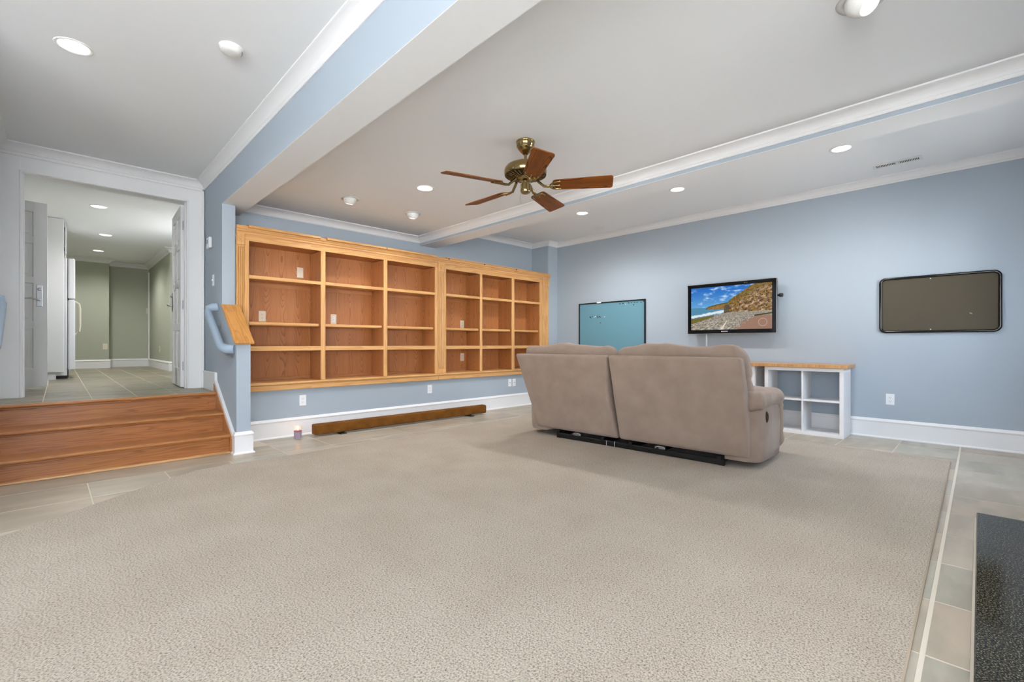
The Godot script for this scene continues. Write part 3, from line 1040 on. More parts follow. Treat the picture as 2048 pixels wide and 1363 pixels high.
func build_bookcases() -> void:
	bookcase("left oak bookcase of three bays beside the stairs, with loose strips on its crown", 1.2625, 3.7085, [[1.381, 2.110], [2.1625, 2.892], [2.943, 3.665]], [[1.264, 1.338]], 2.052, true)
	bookcase("right oak bookcase of three bays behind the sofa, next to the far corner", 3.7085, 6.036, [[3.853, 4.4726], [4.519, 5.137], [5.197, 5.803]], [[3.7085, 3.830], [5.857, 6.03]], 2.045, false)

func bookcase(label: String, x0: float, x1: float, bays: Array, pils: Array, ytop: float, strips: bool) -> void:
	var o := thing("bookcase", label, "bookcase", Vector3((x0 + x1) / 2, 0.511, ZF - 0.15), 0.0, "built-in oak bookcases")
	var p := o.position
	var add := func(called: String, a: Vector3, b: Vector3, bev: float, m: Material, parent: Node) -> MeshInstance3D:
		var st := mb()
		box(st, a - p, b - p, bev)
		return obj(called, st, m, parent)
	var e := 0.0006 if strips else -0.0006
	var xl: float = x0 + 0.0008
	var xr: float = x1 - 0.0008
	# bottom fascia, ledge and deck
	add.call("base_fascia", Vector3(xl, 0.511, -5.249), Vector3(xr, 0.568, -5.206), 0.003, M.oak_h, o)
	add.call("bottom_shelf", Vector3(xl, 0.568, ZK), Vector3(xr, 0.596, -5.192), 0.008, M.oak_h, o)
	# back
	for k in bays.size():
		add.call("back_panel", Vector3(bays[k][0] - 0.01, 0.596, ZK - 0.012), Vector3(bays[k][1] + 0.01, ytop + 0.02, ZK), 0.0, M.oak_panel, o)
		add.call("back_cleat", Vector3(bays[k][0], 0.596, ZK), Vector3(bays[k][1], 0.628, ZK + 0.012), 0.003, M.oak_cleat, o)
		add.call("back_cleat", Vector3(bays[k][0], 1.628, ZK), Vector3(bays[k][1], 1.67, ZK + 0.010), 0.002, M.oak_cleat, o)
	# stiles and the dividers behind them
	var posts := []
	for k in bays.size():
		if k == 0:
			posts.append([pils[0][1], bays[0][0]])
		else:
			posts.append([bays[k - 1][1], bays[k][0]])
	posts.append([bays[-1][1], xr if pils.size() == 1 else float(pils[1][0])])
	for q in posts:
		add.call("stile", Vector3(q[0] + 0.0004, 0.597, ZF - 0.02), Vector3(q[1] - 0.0004, ytop + 0.0, ZF), 0.002, M.oak_v, o)
		add.call("divider", Vector3(q[0] + 0.0006, 0.596, ZK), Vector3(q[1] - 0.0006, ytop, ZF - 0.0205), 0.0, M.oak_panel, o)
	# rails, fixed shelves and loose shelves
	for k in bays.size():
		var a: float = bays[k][0]
		var b: float = bays[k][1]
		for y in [[0.929, 0.977], [1.670, 1.7055]]:
			add.call("rail", Vector3(a - 0.001, y[0], ZF - 0.02), Vector3(b + 0.001, y[1], ZF + 0.0005), 0.002, M.oak_h, o)
			add.call("shelf", Vector3(a, y[1] - 0.019, ZK), Vector3(b, y[1], ZF - 0.0195), 0.0, M.oak_h, o)
		add.call("adjustable_shelf", Vector3(a + 0.002, 1.197, ZK), Vector3(b - 0.010, 1.2305, ZF - 0.022), 0.008, M.oak_h, o)
	add.call("top_rail", Vector3(posts[0][0], ytop, ZF - 0.02), Vector3(posts[-1][1], 2.122, ZF), 0.002, M.oak_h, o)
	add.call("top_panel", Vector3(xl, 2.06, ZK), Vector3(xr, 2.079, ZF - 0.02), 0.0, M.oak_panel, o)
	# fluted pilasters with a rosette block at the top
	for q in pils:
		var a: float = q[0] + 0.001
		var b: float = q[1] - 0.001
		var pil: MeshInstance3D = add.call("pilaster", Vector3(a, 0.597, ZF - 0.02), Vector3(b, 2.122, ZF + 0.004), 0.002, M.oak_v, o)
		var w := b - a
		var st := mb()
		var n := 4
		for k in n:
			var cx := lerpf(a + w * 0.16, b - w * 0.16, float(k) / (n - 1))
			box(st, Vector3(cx - w * 0.078, 0.66, ZF + 0.002) - p, Vector3(cx + w * 0.078, 1.985, ZF + 0.017) - p, 0.005)
		box(st, Vector3(a, 0.60, ZF + 0.002) - p, Vector3(b, 0.655, ZF + 0.017) - p, 0.002)
		obj("fluting", st, M.oak_v, pil)
		st = mb()
		box(st, Vector3(a, 2.0, ZF + 0.002) - p, Vector3(b, 2.118, ZF + 0.018) - p, 0.003)
		var rr := minf(w * 0.40, 0.036)
		lathe(st, [[Vector2(rr, 0.0), Vector2(rr, 0.004), Vector2(rr - 0.004, 0.007), Vector2(rr - 0.008, 0.004), Vector2(rr - 0.010, 0.001)], [Vector2(rr * 0.45, 0.0), Vector2(rr * 0.4, 0.005), Vector2(rr * 0.2, 0.008), Vector2(0.0, 0.009)]], 28, Transform3D(Basis(Vector3.RIGHT, PI / 2), Vector3((a + b) / 2, 2.059, ZF + 0.0175) - p))
		obj("rosette_block", st, M.oak_v, pil)
	# crown of the case
	var prof := []
	for q in [[0, 0], [0.014, 0], [0.016, 0.012], [0.008, 0.016], [0.008, 0.022], [0.018, 0.028], [0.022, 0.040], [0.034, 0.050], [0.036, 0.056], [0.026, 0.060], [0.030, 0.078], [0, 0.078]]:
		prof.append(Vector2(q[0], 2.116 + q[1] - p.y))
	var cs := mb()
	var ends := [Vector2(x0 + 0.001 - p.x, ZF - p.z), Vector2(x1 - 0.001 - p.x, ZF - p.z)]
	sweep(cs, ends, prof, 1.0)
	obj("crown_moulding", cs, M.oak_h, o)
	if strips:
		for q in [[1.366, 2.088], [2.160, 2.900], [2.912, 3.655]]:
			var st := mb()
			prism(st, [Vector2(-0.03, 2.176), Vector2(0.050, 2.176), Vector2(0.056, 2.182), Vector2(0.056, 2.198), Vector2(0.05, 2.203), Vector2(-0.03, 2.215)], Vector3(q[0], 0, ZF) - p, Vector3(0, 0, 1), Vector3(0, 1, 0), Vector3(q[1] - q[0], 0, 0))
			obj("crown_strip", st, M.oak_h, o)
	else:
		var st := mb()
		box(st, Vector3(x0 + 0.12, 2.192, ZF - 0.03) - p, Vector3(x1 - 0.002, 2.204, ZF + 0.044) - p, 0.003)
		obj("crown_strip", st, M.oak_h, o)
		for x in [3.872, 4.53, 5.202]:
			st = mb()
			box(st, Vector3(x - 0.008, 2.178, ZF + 0.036) - p, Vector3(x + 0.008, 2.194, ZF + 0.047) - p, 0.002)
			obj("clip", st, M.slot, o)

# ------------------------------------------------------------------ rug and hearth
func build_rug_hearth() -> void:
	var poly := rug_poly()
	var st := mb()
	var h := 0.012
	var inset: Array = Geometry2D.offset_polygon(PackedVector2Array(poly), -0.006)
	var inn: PackedVector2Array = inset[0]
	# match inset corners to outer ones by nearness
	var pair := []
	for q in poly:
		var best := inn[0]
		for r in inn:
			if r.distance_to(q) < best.distance_to(q):
				best = r
		pair.append(best)
	var tris := Geometry2D.triangulate_polygon(PackedVector2Array(pair))
	for t in range(0, tris.size(), 3):
		var v := []
		for k in 3:
			var q: Vector2 = pair[tris[t + k]]
			v.append(Vector3(q.x, h, q.y))
		tri(st, v[0], v[1], v[2], Vector3.UP)
	var rug := obj("area_rug", st, M.carpet)
	tag(rug, "large beige looped area rug with a cut corner covering the tile floor", "rug")
	st = mb()
	for i in poly.size():
		var a: Vector2 = poly[i]
		var b: Vector2 = poly[(i + 1) % poly.size()]
		var ia: Vector2 = pair[i]
		var ib: Vector2 = pair[(i + 1) % poly.size()]
		var out2 := ((a - ia) + (b - ib))
		var out := Vector3(out2.x, 0.002, out2.y)
		quad(st, Vector3(a.x, 0.001, a.y), Vector3(b.x, 0.001, b.y), Vector3(b.x, 0.008, b.y), Vector3(a.x, 0.008, a.y), out)
		quad(st, Vector3(a.x, 0.008, a.y), Vector3(b.x, 0.008, b.y), Vector3(ib.x, h, ib.y), Vector3(ia.x, h, ia.y), out + Vector3.UP * 0.005)
	obj("binding", st, M.carpet_edge, rug)
	var hearth := bx(1.45, 3.80, 0.0, 0.024, -0.012, 0.63, 0.004)
	tag(obj("hearth_slab", hearth, M.granite), "polished dark granite hearth slab with pale flecks on the tile floor", "hearth")

# ------------------------------------------------------------------ ceiling fittings
func lamp_light(parent: Node, at: Vector3, aim: Vector3, energy: float, angle: float, size := 0.06) -> void:
	var l := SpotLight3D.new()
	l.name = "lamp_light"
	l.light_energy = energy
	l.light_color = Color(1.0, 0.998, 0.99)
	l.spot_angle = angle
	l.spot_angle_attenuation = 0.7
	l.spot_range = 14.0
	l.spot_attenuation = 2.0
	l.light_size = size
	l.shadow_enabled = true
	parent.add_child(l, true)
	l.position = at
	l.basis = Basis.looking_at(aim.normalized(), Vector3.RIGHT if absf(aim.normalized().y) > 0.9 else Vector3.UP)

func can_light(at: Vector3, label: String, energy: float, group: String, r := 0.078) -> void:
	var o := thing("recessed_light", label, "ceiling light", at, 0.0, group)
	var st := mb()
	lathe(st, [[Vector2(r + 0.012, 0.0), Vector2(r + 0.010, -0.004), Vector2(r + 0.002, -0.006), Vector2(r - 0.004, -0.0035), Vector2(r - 0.008, -0.0005)]], 40)
	obj("trim_ring", st, M.white_can, o)
	var g := disc(r - 0.003, -0.0022, 40)
	obj("lamp", g, M.glow, o)
	lamp_light(o, Vector3(0, -0.02, 0), Vector3.DOWN, energy, 80.0, 0.07)

func eyeball_light(at: Vector3, aim: Vector3, label: String, energy: float, group: String) -> void:
	var o := thing("eyeball_light", label, "ceiling light", at, 0.0, group)
	var st := mb()
	lathe(st, [[Vector2(0.096, 0.0), Vector2(0.094, -0.005), Vector2(0.080, -0.008), Vector2(0.070, -0.005), Vector2(0.066, 0.0)]], 40)
	obj("trim_ring", st, M.ring, o)
	# ball turned towards its aim; its own axis is -y
	var d := aim.normalized()
	var side := d.cross(Vector3.UP if absf(d.y) < 0.99 else Vector3.RIGHT).normalized()
	var bas := Basis(side, -d, side.cross(-d)).orthonormalized()
	var tr := Transform3D(bas, Vector3(0, -0.005, 0))
	st = mb()
	var R := 0.066
	var prof := []
	for k in 13:
		var a := lerpf(deg_to_rad(-52.0), deg_to_rad(60.0), k / 12.0)
		prof.append(Vector2(cos(a) * R, sin(a) * R))
	var lip := [Vector2(cos(deg_to_rad(-52)) * R - 0.004, -0.046), Vector2(cos(deg_to_rad(-52)) * R, sin(deg_to_rad(-52)) * R)]
	lathe(st, [prof, lip, [Vector2(0.030, -0.012), Vector2(0.0368, -0.046)]], 32, tr)
	obj("ball", st, M.white_can, o)
	var g := mb()
	for k in 32:
		var a := TAU * k / 32
		var b := TAU * (k + 1) / 32
		tri(g, tr * Vector3(0, -0.0545, 0), tr * Vector3(cos(a) * 0.0375, -0.0505, sin(a) * 0.0375), tr * Vector3(cos(b) * 0.0375, -0.0505, sin(b) * 0.0375), d)
	obj("lamp", g, M.glow, o)
	lamp_light(o, tr * Vector3(0, -0.065, 0), d, energy, 62.0, 0.05)

func build_ceiling_fittings() -> void:
	var E := 1.5
	can_light(Vector3(0.063, C_SIDE, -3.79), "round recessed lamp in the ceiling before the stairs", E, "")
	can_light(Vector3(2.552, C_MAIN, -3.806), "round recessed lamp in the lower ceiling left of the fan", E, "")
	can_light(Vector3(5.058, C_SIDE, -3.78), "recessed lamp of the far bay nearest the bookcase corner", E * 2.1, "recessed lamps above the television wall")
	can_light(Vector3(5.06, C_SIDE, -2.432), "middle recessed lamp of the far bay, above the television", E * 0.8, "recessed lamps above the television wall")
	can_light(Vector3(5.065, C_SIDE, -0.881), "recessed lamp of the far bay beside the long ceiling vent", E, "recessed lamps above the television wall")
	can_light(Vector3(0.352, 2.70, -7.645), "first recessed lamp of the hall, nearest the doorway", E * 1.0, "recessed lamps of the hall")
	can_light(Vector3(0.516, 2.70, -9.553), "middle recessed lamp of the hall ceiling", E * 1.1, "recessed lamps of the hall")
	can_light(Vector3(0.512, 2.70, -11.255), "farthest recessed lamp of the hall, before the green end wall", E * 1.3, "recessed lamps of the hall")
	# unseen lamps added behind and beside the camera for more light
	for p in [[-1.9, -2.4, "left of the stairs, out of view"], [-1.9, 0.2, "by the added far left window, out of view"], [-0.3, 1.9, "by the added garden door, out of view"]]:
		can_light(Vector3(p[0], C_SIDE, p[1]), "added recessed lamp in the ceiling " + p[2], E * 0.8, "added recessed lamps behind the camera")
	eyeball_light(Vector3(2.175, C_MAIN, -4.633), Vector3(-0.03, -0.96, -0.26), "white eyeball spotlight turned to the bookcase, nearer the deep beam", E * 0.3, "eyeball spotlights before the bookcase")
	eyeball_light(Vector3(2.949, C_MAIN, -4.651), Vector3(-0.03, -0.96, -0.26), "white eyeball spotlight turned to the bookcase, farther from the deep beam", E * 0.3, "eyeball spotlights before the bookcase")
	eyeball_light(Vector3(2.535, C_MAIN, -0.365), Vector3(-0.20, -0.80, 0.55), "large tilted eyeball spotlight at the top edge of view above the hearth", E * 0.9, "")
	# smoke detector
	var s := thing("smoke_detector", "round white smoke detector on the ceiling before the deep beam", "smoke detector", Vector3(0.734, C_SIDE, -3.145))
	var st := mb()
	lathe(st, [[Vector2(0.0, -0.036), Vector2(0.030, -0.0365), Vector2(0.048, -0.034), Vector2(0.056, -0.027)], [Vector2(0.056, -0.027), Vector2(0.057, -0.012), Vector2(0.062, -0.010), Vector2(0.064, 0.0)]], 36)
	obj("body", st, M.white_can, s)
	st = mb()
	for k in 5:
		var a := -0.3 + k * 0.16
		box(st, Vector3(-0.004, -0.025, -0.002), Vector3(0.004, -0.014, 0.002), 0.0, Transform3D(Basis(Vector3.UP, -a + PI / 2), Vector3(cos(a) * 0.057, 0, sin(a) * 0.057)))
	obj("slots", st, M.slot, s)
	# ceiling registers
	vent(Vector3(5.842, C_SIDE, -0.565), 0.33, 0.11, 12, "long white ceiling register with dark slots near the television wall")
	vent(Vector3(5.875, C_SIDE, -4.09), 0.12, 0.10, 4, "small grey ceiling grille in the far bay")

func vent(at: Vector3, l: float, w: float, n: int, label: String) -> void:
	var v := thing("ceiling_vent", label, "ceiling vent", at)
	var st := mb()
	b3(st, -w / 2, w / 2, -0.002, 0.0, -l / 2, l / 2)
	obj("backing", st, M.slot, v)
	st = mb()
	b3(st, -w / 2 - 0.012, -w / 2 + 0.018, -0.006, 0.0, -l / 2 - 0.02, l / 2 + 0.02, 0.002)
	b3(st, w / 2 - 0.018, w / 2 + 0.012, -0.006, 0.0, -l / 2 - 0.02, l / 2 + 0.02, 0.002)
	b3(st, -w / 2, w / 2, -0.006, 0.0, -l / 2 - 0.02, -l / 2 + 0.004, 0.002)
	b3(st, -w / 2, w / 2, -0.006, 0.0, l / 2 - 0.004, l / 2 + 0.02, 0.002)
	b3(st, -w / 2, w / 2, -0.006, 0.0, -0.012, 0.012, 0.002)
	obj("frame", st, M.white_can, v)
	for k in n:
		for h in 2:
			var z := (0.014 if h else -l / 2 + 0.006) + (k + 0.5) * (l / 2 - 0.02) / n
			st = mb()
			box(st, Vector3(-w / 2 + 0.016, -0.005, -0.0022), Vector3(w / 2 - 0.016, -0.001, 0.0022), 0.0, Transform3D(Basis(Vector3.RIGHT, 0.5 if h else -0.5), Vector3(0, 0, z)))
			obj("slat", st, M.white_can, v)

# ------------------------------------------------------------------ ceiling fan
func build_fan() -> void:
	var f := thing("ceiling_fan", "brass ceiling fan with five oak blades", "ceiling fan", Vector3(2.505, C_MAIN, -2.40))
	var st := mb()
	lathe(st, [[Vector2(0.0, -0.10), Vector2(0.020, -0.098), Vector2(0.026, -0.090)], [Vector2(0.026, -0.090), Vector2(0.036, -0.082), Vector2(0.058, -0.056), Vector2(0.062, -0.046)], [Vector2(0.062, -0.046), Vector2(0.066, -0.043), Vector2(0.069, -0.012)], [Vector2(0.069, -0.012), Vector2(0.072, -0.008), Vector2(0.070, 0.0)]], 36)
	obj("canopy", st, M.brass, f)
	st = mb()
	lathe(st, [[Vector2(0.011, -0.16), Vector2(0.011, -0.095)], [Vector2(0.028, -0.170), Vector2(0.024, -0.150), Vector2(0.017, -0.142), Vector2(0.011, -0.138)]], 20)
	obj("downrod", st, M.brass, f)
	st = mb()
	lathe(st, [[Vector2(0.155, -0.258), Vector2(0.160, -0.250), Vector2(0.160, -0.222)], [Vector2(0.160, -0.222), Vector2(0.156, -0.205), Vector2(0.142, -0.188), Vector2(0.115, -0.176), Vector2(0.075, -0.169), Vector2(0.0, -0.168)]], 48)
	obj("motor_housing", st, M.brass, f)
	st = mb()
	lathe(st, [[Vector2(0.0, -0.272), Vector2(0.060, -0.272), Vector2(0.152, -0.257)]], 40)
	var vent_plate := obj("motor_underside", st, M.brass_dark, f)
	st = mb()
	for k in 30:
		var a := TAU * k / 30
		box(st, Vector3(0.066, -0.003, -0.0035), Vector3(0.150, 0.003, 0.0035), 0.001, Transform3D(Basis(Vector3.UP, -a) * Basis(Vector3.BACK, 0.16), Vector3(0, -0.285, 0)))
	obj("vent_ribs", st, M.brass, vent_plate)
	# switch housing below
	st = mb()
	lathe(st, [[Vector2(0.0, -0.392), Vector2(0.028, -0.390), Vector2(0.037, -0.382)], [Vector2(0.037, -0.382), Vector2(0.040, -0.374), Vector2(0.040, -0.362)], [Vector2(0.037, -0.360), Vector2(0.0365, -0.322)], [Vector2(0.036, -0.322), Vector2(0.030, -0.318), Vector2(0.018, -0.315)], [Vector2(0.018, -0.315), Vector2(0.018, -0.29)], [Vector2(0.018, -0.296), Vector2(0.05, -0.288), Vector2(0.058, -0.272)]], 30)
	obj("switch_housing", st, M.brass, f)
	st = mb()
	tube(st, [Vector3(-0.036, -0.372, -0.012), Vector3(-0.041, -0.42, -0.014), Vector3(-0.041, -0.455, -0.014)], 0.0011, 6)
	var chain := obj("pull_chain", st, M.nickel, f)
	st = mb()
	lathe(st, [[Vector2(0.0, -0.474), Vector2(0.0045, -0.470), Vector2(0.0045, -0.458), Vector2(0.0015, -0.452)]], 12, Transform3D(Basis.IDENTITY, Vector3(-0.041, 0, -0.014)))
	obj("fob", st, M.steel, chain)
	var blade: Mesh = null
	var iron: Mesh = null
	for k in 5:
		var a := deg_to_rad(-18.0 + 72.0 * k)
		if blade == null:
			blade = fan_blade()
			iron = fan_iron()
		var b := inst("blade", blade, M.blade, f)
		# blade axes: x outward, z towards growing angle; pitched so that the +z edge is high
		b.transform = Transform3D(Basis(Vector3.UP, -a) * Basis(Vector3.RIGHT, -deg_to_rad(14.0)), Vector3(0, -0.337, 0))
		var i := inst("blade_iron", iron, M.brass, b)
		i.position = Vector3.ZERO

func fan_blade() -> Mesh:
	var st := mb()
	var poly := []
	var r0 := 0.205
	var r1 := 0.645
	var corner := func(cx: float, cz: float, r: float, a0: float, list: Array) -> void:
		for k in 6:
			var a := a0 + PI / 2 * k / 5.0
			list.append(Vector2(cx + cos(a) * r, cz + sin(a) * r))
	corner.call(r1 - 0.022, 0.075 - 0.022, 0.022, 0.0, poly)
	corner.call(r0 + 0.030, 0.061 - 0.030, 0.030, PI / 2, poly)
	corner.call(r0 + 0.030, -0.061 + 0.030, 0.030, PI, poly)
	corner.call(r1 - 0.022, -0.075 + 0.022, 0.022, PI * 1.5, poly)
	prism(st, poly, Vector3(0, -0.0035, 0), Vector3(1, 0, 0), Vector3(0, 0, 1), Vector3(0, 0.007, 0))
	st.generate_normals()
	return st.commit()

func fan_iron() -> Mesh:
	# cast arm from the motor, with a scrolled fork on the underside of the blade
	var st := mb()
	tube(st, [Vector3(0.085, 0.046, 0.0), Vector3(0.110, 0.020, 0.0), Vector3(0.140, -0.008, 0.0), Vector3(0.172, -0.011, 0.0), Vector3(0.200, -0.009, 0.0)], 0.0125, 10, 0.75)
	for s in [-1.0, 1.0]:
		tube(st, [Vector3(0.180, -0.010, 0.0), Vector3(0.192, -0.010, 0.020 * s), Vector3(0.208, -0.009, 0.036 * s), Vector3(0.230, -0.008, 0.044 * s), Vector3(0.262, -0.007, 0.046 * s)], 0.0075, 8, 0.7)
		tube(st, [Vector3(0.200, -0.009, 0.004 * s), Vector3(0.214, -0.008, 0.014 * s), Vector3(0.222, -0.008, 0.030 * s), Vector3(0.214, -0.008, 0.042 * s)], 0.0055, 8, 0.7)
		lathe(st, [[Vector2(0.0, -0.012), Vector2(0.006, -0.011), Vector2(0.008, -0.006)]], 10, Transform3D(Basis.IDENTITY, Vector3(0.258, -0.001, 0.046 * s)))
	tube(st, [Vector3(0.196, -0.010, 0.0), Vector3(0.225, -0.009, 0.0), Vector3(0.250, -0.008, 0.0)], 0.006, 8, 0.7)
	lathe(st, [[Vector2(0.0, -0.012), Vector2(0.006, -0.011), Vector2(0.008, -0.006)]], 10, Transform3D(Basis.IDENTITY, Vector3(0.252, -0.001, 0)))
	st.generate_normals()
	return st.commit()

# ------------------------------------------------------------------ sofa
func build_sofa() -> void:
	# own axes: x towards the seat front, z along the back, origin at the foot of the back
	var s := thing("recliner_sofa", "brown microfibre two seat recliner sofa facing the television, seen from behind", "sofa", Vector3(3.765, 0.012, -3.151), deg_to_rad(2.58))
	var wob := noise(FastNoiseLite.TYPE_SIMPLEX_SMOOTH, 5.0, 77, 3)
	var st: SurfaceTool
	# two reclining backs: outer shell and pillowed front
	for k in 2:
		var z0: float = [-0.415, 0.738][k]
		var z1: float = [0.722, 1.885][k]
		st = mb()
		var cz := (z0 + z1) / 2
		var hz := (z1 - z0) / 2
		var shell := func(p: Vector3, d: Vector3) -> Vector3:
			# p.y in -0.4..0.4; lean back towards the top, thin at the top
			var t := p.y / 0.80 + 0.5
			var x := lerpf(0.005, -0.205, t)
			var depth := lerpf(0.20, 0.10, t)
			var q := Vector3(x + (p.x / 0.06 + 1.0) * 0.5 * depth, 0.08 + t * 0.805, cz + p.z)
			if k == 0 and p.z < 0.0:
				q.z += (1.0 - t) * 0.15 * (-p.z / hz)
			if k == 0 and p.z > 0.0:
				q.z -= 0.030 * sin(clampf(t, 0.0, 1.0) * PI) * (p.z / hz)
			if d.x < -0.5:
				q.x += wob.get_noise_3d(q.x * 0.2, q.y * 0.6, q.z * 0.6) * 0.006
			return q
		soft(st, Vector3(0.06, 0.40, hz), 0.028, 22, shell)
		obj("back_shell", st, M.sofa, s)
		# head pillow and lumbar pillow
		var zc := cz + (0.008 if k else 0.012)
		var hw := hz - 0.012
		for part in 2:
			st = mb()
			var low: bool = part == 1
			var hy := 0.185 if low else 0.165
			var pill := func(p: Vector3, d: Vector3) -> Vector3:
				var yy := p.y + (0.575 if low else 0.818)
				var lean := lerpf(0.20, -0.055, clampf((yy - 0.42) / 0.56, 0.0, 1.0))
				var e := absf(p.z) / hw
				var f := 1.0 - 0.22 * pow(e, 6.0)
				var q := Vector3(lean + p.x * f + 0.02, yy, zc + p.z)
				var g := wob.get_noise_3d(q.x * 0.4, q.y * 0.8, q.z * 0.9)
				q += d * g * 0.016
				if not low:
					# soft sagging top line with gathered ends
					q.y += 0.012 * cos(p.z / hw * PI * 1.6 + k * 1.3) * clampf(p.y / hy, 0.0, 1.0)
					q.y -= 0.020 * pow(e, 8.0) * clampf(p.y / hy, 0.0, 1.0)
				return q
			soft(st, Vector3(0.125, hy, hw), 0.10, 24, pill)
			obj("lumbar_pillow" if low else "head_pillow", st, M.sofa, s)
	# seats
	for k in 2:
		var cz: float = [0.155, 1.31][k]
		st = mb()
		var seat := func(p: Vector3, d: Vector3) -> Vector3:
			var q := Vector3(0.50 + p.x, 0.37 + p.y + 0.02 * cos(p.x * 4.0), cz + p.z)
			return q + d * wob.get_noise_3d(q.x, q.y, q.z) * 0.01
		soft(st, Vector3(0.31, 0.11, 0.565), 0.08, 14, seat)
		obj("seat_cushion", st, M.sofa, s)
	# arms: panel with a rounded outer rear corner, pad on top
	for k in 2:
		var side: float = [-1.0, 1.0][k]
		var zo: float = [-0.43, 1.965][k]     # outer face
		st = mb()
		var plan := []
		var r := 0.115
		plan.append(Vector2(0.03, 0.27))
		for a in 8:
			var t := PI + PI / 2 * a / 7.0
			plan.append(Vector2(0.03 + r + cos(t) * r, r + sin(t) * r))
		plan.append(Vector2(0.600, 0.0))
		plan.append(Vector2(0.622, 0.020))
		plan.append(Vector2(0.622, 0.27))
		# rings up the panel: the foot curves under, the top tucks below the pad
		st.set_smooth_group(1)
		var rows := [[0.055, 0.02], [0.075, 0.006], [0.11, 0.0], [0.20, -0.004], [0.32, -0.006], [0.42, -0.002], [0.475, 0.016], [0.51, 0.045]]
		var rings := []
		for row in rows:
			var ring := []
			for q in plan:
				var inward: float = row[1]
				var zz: float = q.y + inward * (1.0 if q.y < 0.2 else 0.0)
				var y: float = row[0]
				# bottom edge drops towards the front
				if y < 0.1:
					y -= 0.026 * clampf(q.x / 0.5, 0.0, 1.0)
				ring.append(Vector3(q.x, y, zo - side * zz))
			rings.append(ring)
		for i in rings.size() - 1:
			for j in plan.size():
				var j1 := (j + 1) % plan.size()
				var a: Vector3 = rings[i][j]
				var b: Vector3 = rings[i][j1]
				var mid := (a + b) * 0.5 - Vector3(0.28, 0, zo - side * 0.14)
				mid.y = 0.0
				quad(st, a, b, rings[i + 1][j1], rings[i + 1][j], mid)
		st.set_smooth_group(-1)
		for e in [0, rings.size() - 1]:
			for j in range(1, plan.size() - 1):
				tri(st, rings[e][0], rings[e][j], rings[e][j + 1], Vector3.DOWN if e == 0 else Vector3.UP)
		var arm := obj("arm", st, M.sofa, s)
		st = mb()
		# recessed release handle: dished oval ring and cup
		var tr := Transform3D(Basis(Vector3.RIGHT, side * PI / 2).scaled_local(Vector3(0.72, 1, 1.15)), Vector3(0.175, 0.405, zo + side * 0.002))
		lathe(st, [[Vector2(0.0, 0.0035), Vector2(0.026, 0.0035)], [Vector2(0.026, 0.0035), Vector2(0.027, 0.009), Vector2(0.033, 0.010), Vector2(0.038, 0.006), Vector2(0.040, 0.0)]], 26, tr)
		obj("release_handle", st, M.brass_dark, arm)
		st = mb()
		var pad := func(p: Vector3, d: Vector3) -> Vector3:
			var q := Vector3(0.340 + p.x, 0.540 + p.y, zo - side * 0.122 + p.z)
			q.y += 0.018 * cos(p.x * 3.6) - 0.012
			q.y -= 0.03 * maxf(0.0, p.x - 0.22)
			var pleat := sin(p.z * 70.0 + p.x * 26.0) * 0.006 * clampf((-p.x - 0.12) * 6.0, 0.0, 1.0)
			return q + d * (wob.get_noise_3d(q.x * 0.9, q.y, q.z) * 0.012 + pleat)
		soft(st, Vector3(0.355, 0.074, 0.150), 0.072, 26, pad)
		obj("arm_pad", st, M.sofa, s)
	# footrests folded against the front
	for k in 2:
		var cz: float = [0.16, 1.34][k]
		var rest := func(p: Vector3, d: Vector3) -> Vector3:
			var q := Vector3(0.800 + p.x + 0.045 * cos(p.y * 5.5), 0.265 + p.y, cz + p.z)
			return q + d * (wob.get_noise_3d(q.x, q.y * 2.0, q.z * 2.0) * 0.012 + sin(q.y * 60.0) * 0.002)
		st = mb()
		soft(st, Vector3(0.055, 0.215, 0.600), 0.05, 20, rest)
		obj("footrest", st, M.sofa, s)
		st = mb()
		for half in 2:
			var hc: float = [0.15, 0.355][half]
			soft(st, Vector3(0.05, 0.098, 0.585), 0.045, 12, func(p: Vector3, d: Vector3) -> Vector3: return Vector3(0.700 + p.x, hc + p.y, cz + p.z))
		obj("footrest_roll", st, M.sofa, s)
	# black steel base with dust cover, mechanism brackets, cable ends
	st = mb()
	b3(st, 0.0, 0.035, 0.004, 0.05, 0.0, 1.70, 0.003)
	b3(st, 0.53, 0.56, 0.004, 0.05, 0.0, 1.67, 0.003)
	for z in [0.02, 0.56, 0.86, 1.12, 1.66]:
		b3(st, 0.0, 0.56, 0.012, 0.075, z - 0.018, z + 0.018, 0.003)
	b3(st, 0.0, 0.05, 0.0, 0.006, 0.0, 0.05)
	b3(st, 0.0, 0.05, 0.0, 0.006, 1.65, 1.70)
	b3(st, 0.51, 0.56, 0.0, 0.006, 0.0, 0.05)
	b3(st, 0.51, 0.56, 0.0, 0.006, 1.62, 1.67)
	var base := obj("base_frame", st, M.black, s)
	st = mb()
	b3(st, 0.06, 0.60, 0.075, 0.27, -0.28, 1.74)
	obj("dust_cover", st, M.black_cloth, s)
	for z in [0.255, 1.155]:
		st = mb()
		var pts := []
		for k in 7:
			var a := PI * k / 6.0
			pts.append(Vector3(0.0, 0.058 + sin(a) * 0.018, z + cos(a) * 0.045))
		tube(st, pts, 0.006, 8)
		b3(st, 0.005, 0.03, 0.05, 0.075, z - 0.04, z + 0.04, 0.003)
		obj("mechanism_bracket", st, M.nickel, base)
	st = mb()
	tube(st, [Vector3(-0.004, 0.05, 0.61), Vector3(-0.008, 0.03, 0.612), Vector3(-0.006, 0.005, 0.61)], 0.003, 6)
	tube(st, [Vector3(-0.004, 0.055, 0.70), Vector3(-0.012, 0.03, 0.703), Vector3(-0.006, 0.005, 0.70)], 0.003, 6)
	obj("cable", st, M.plate, base)

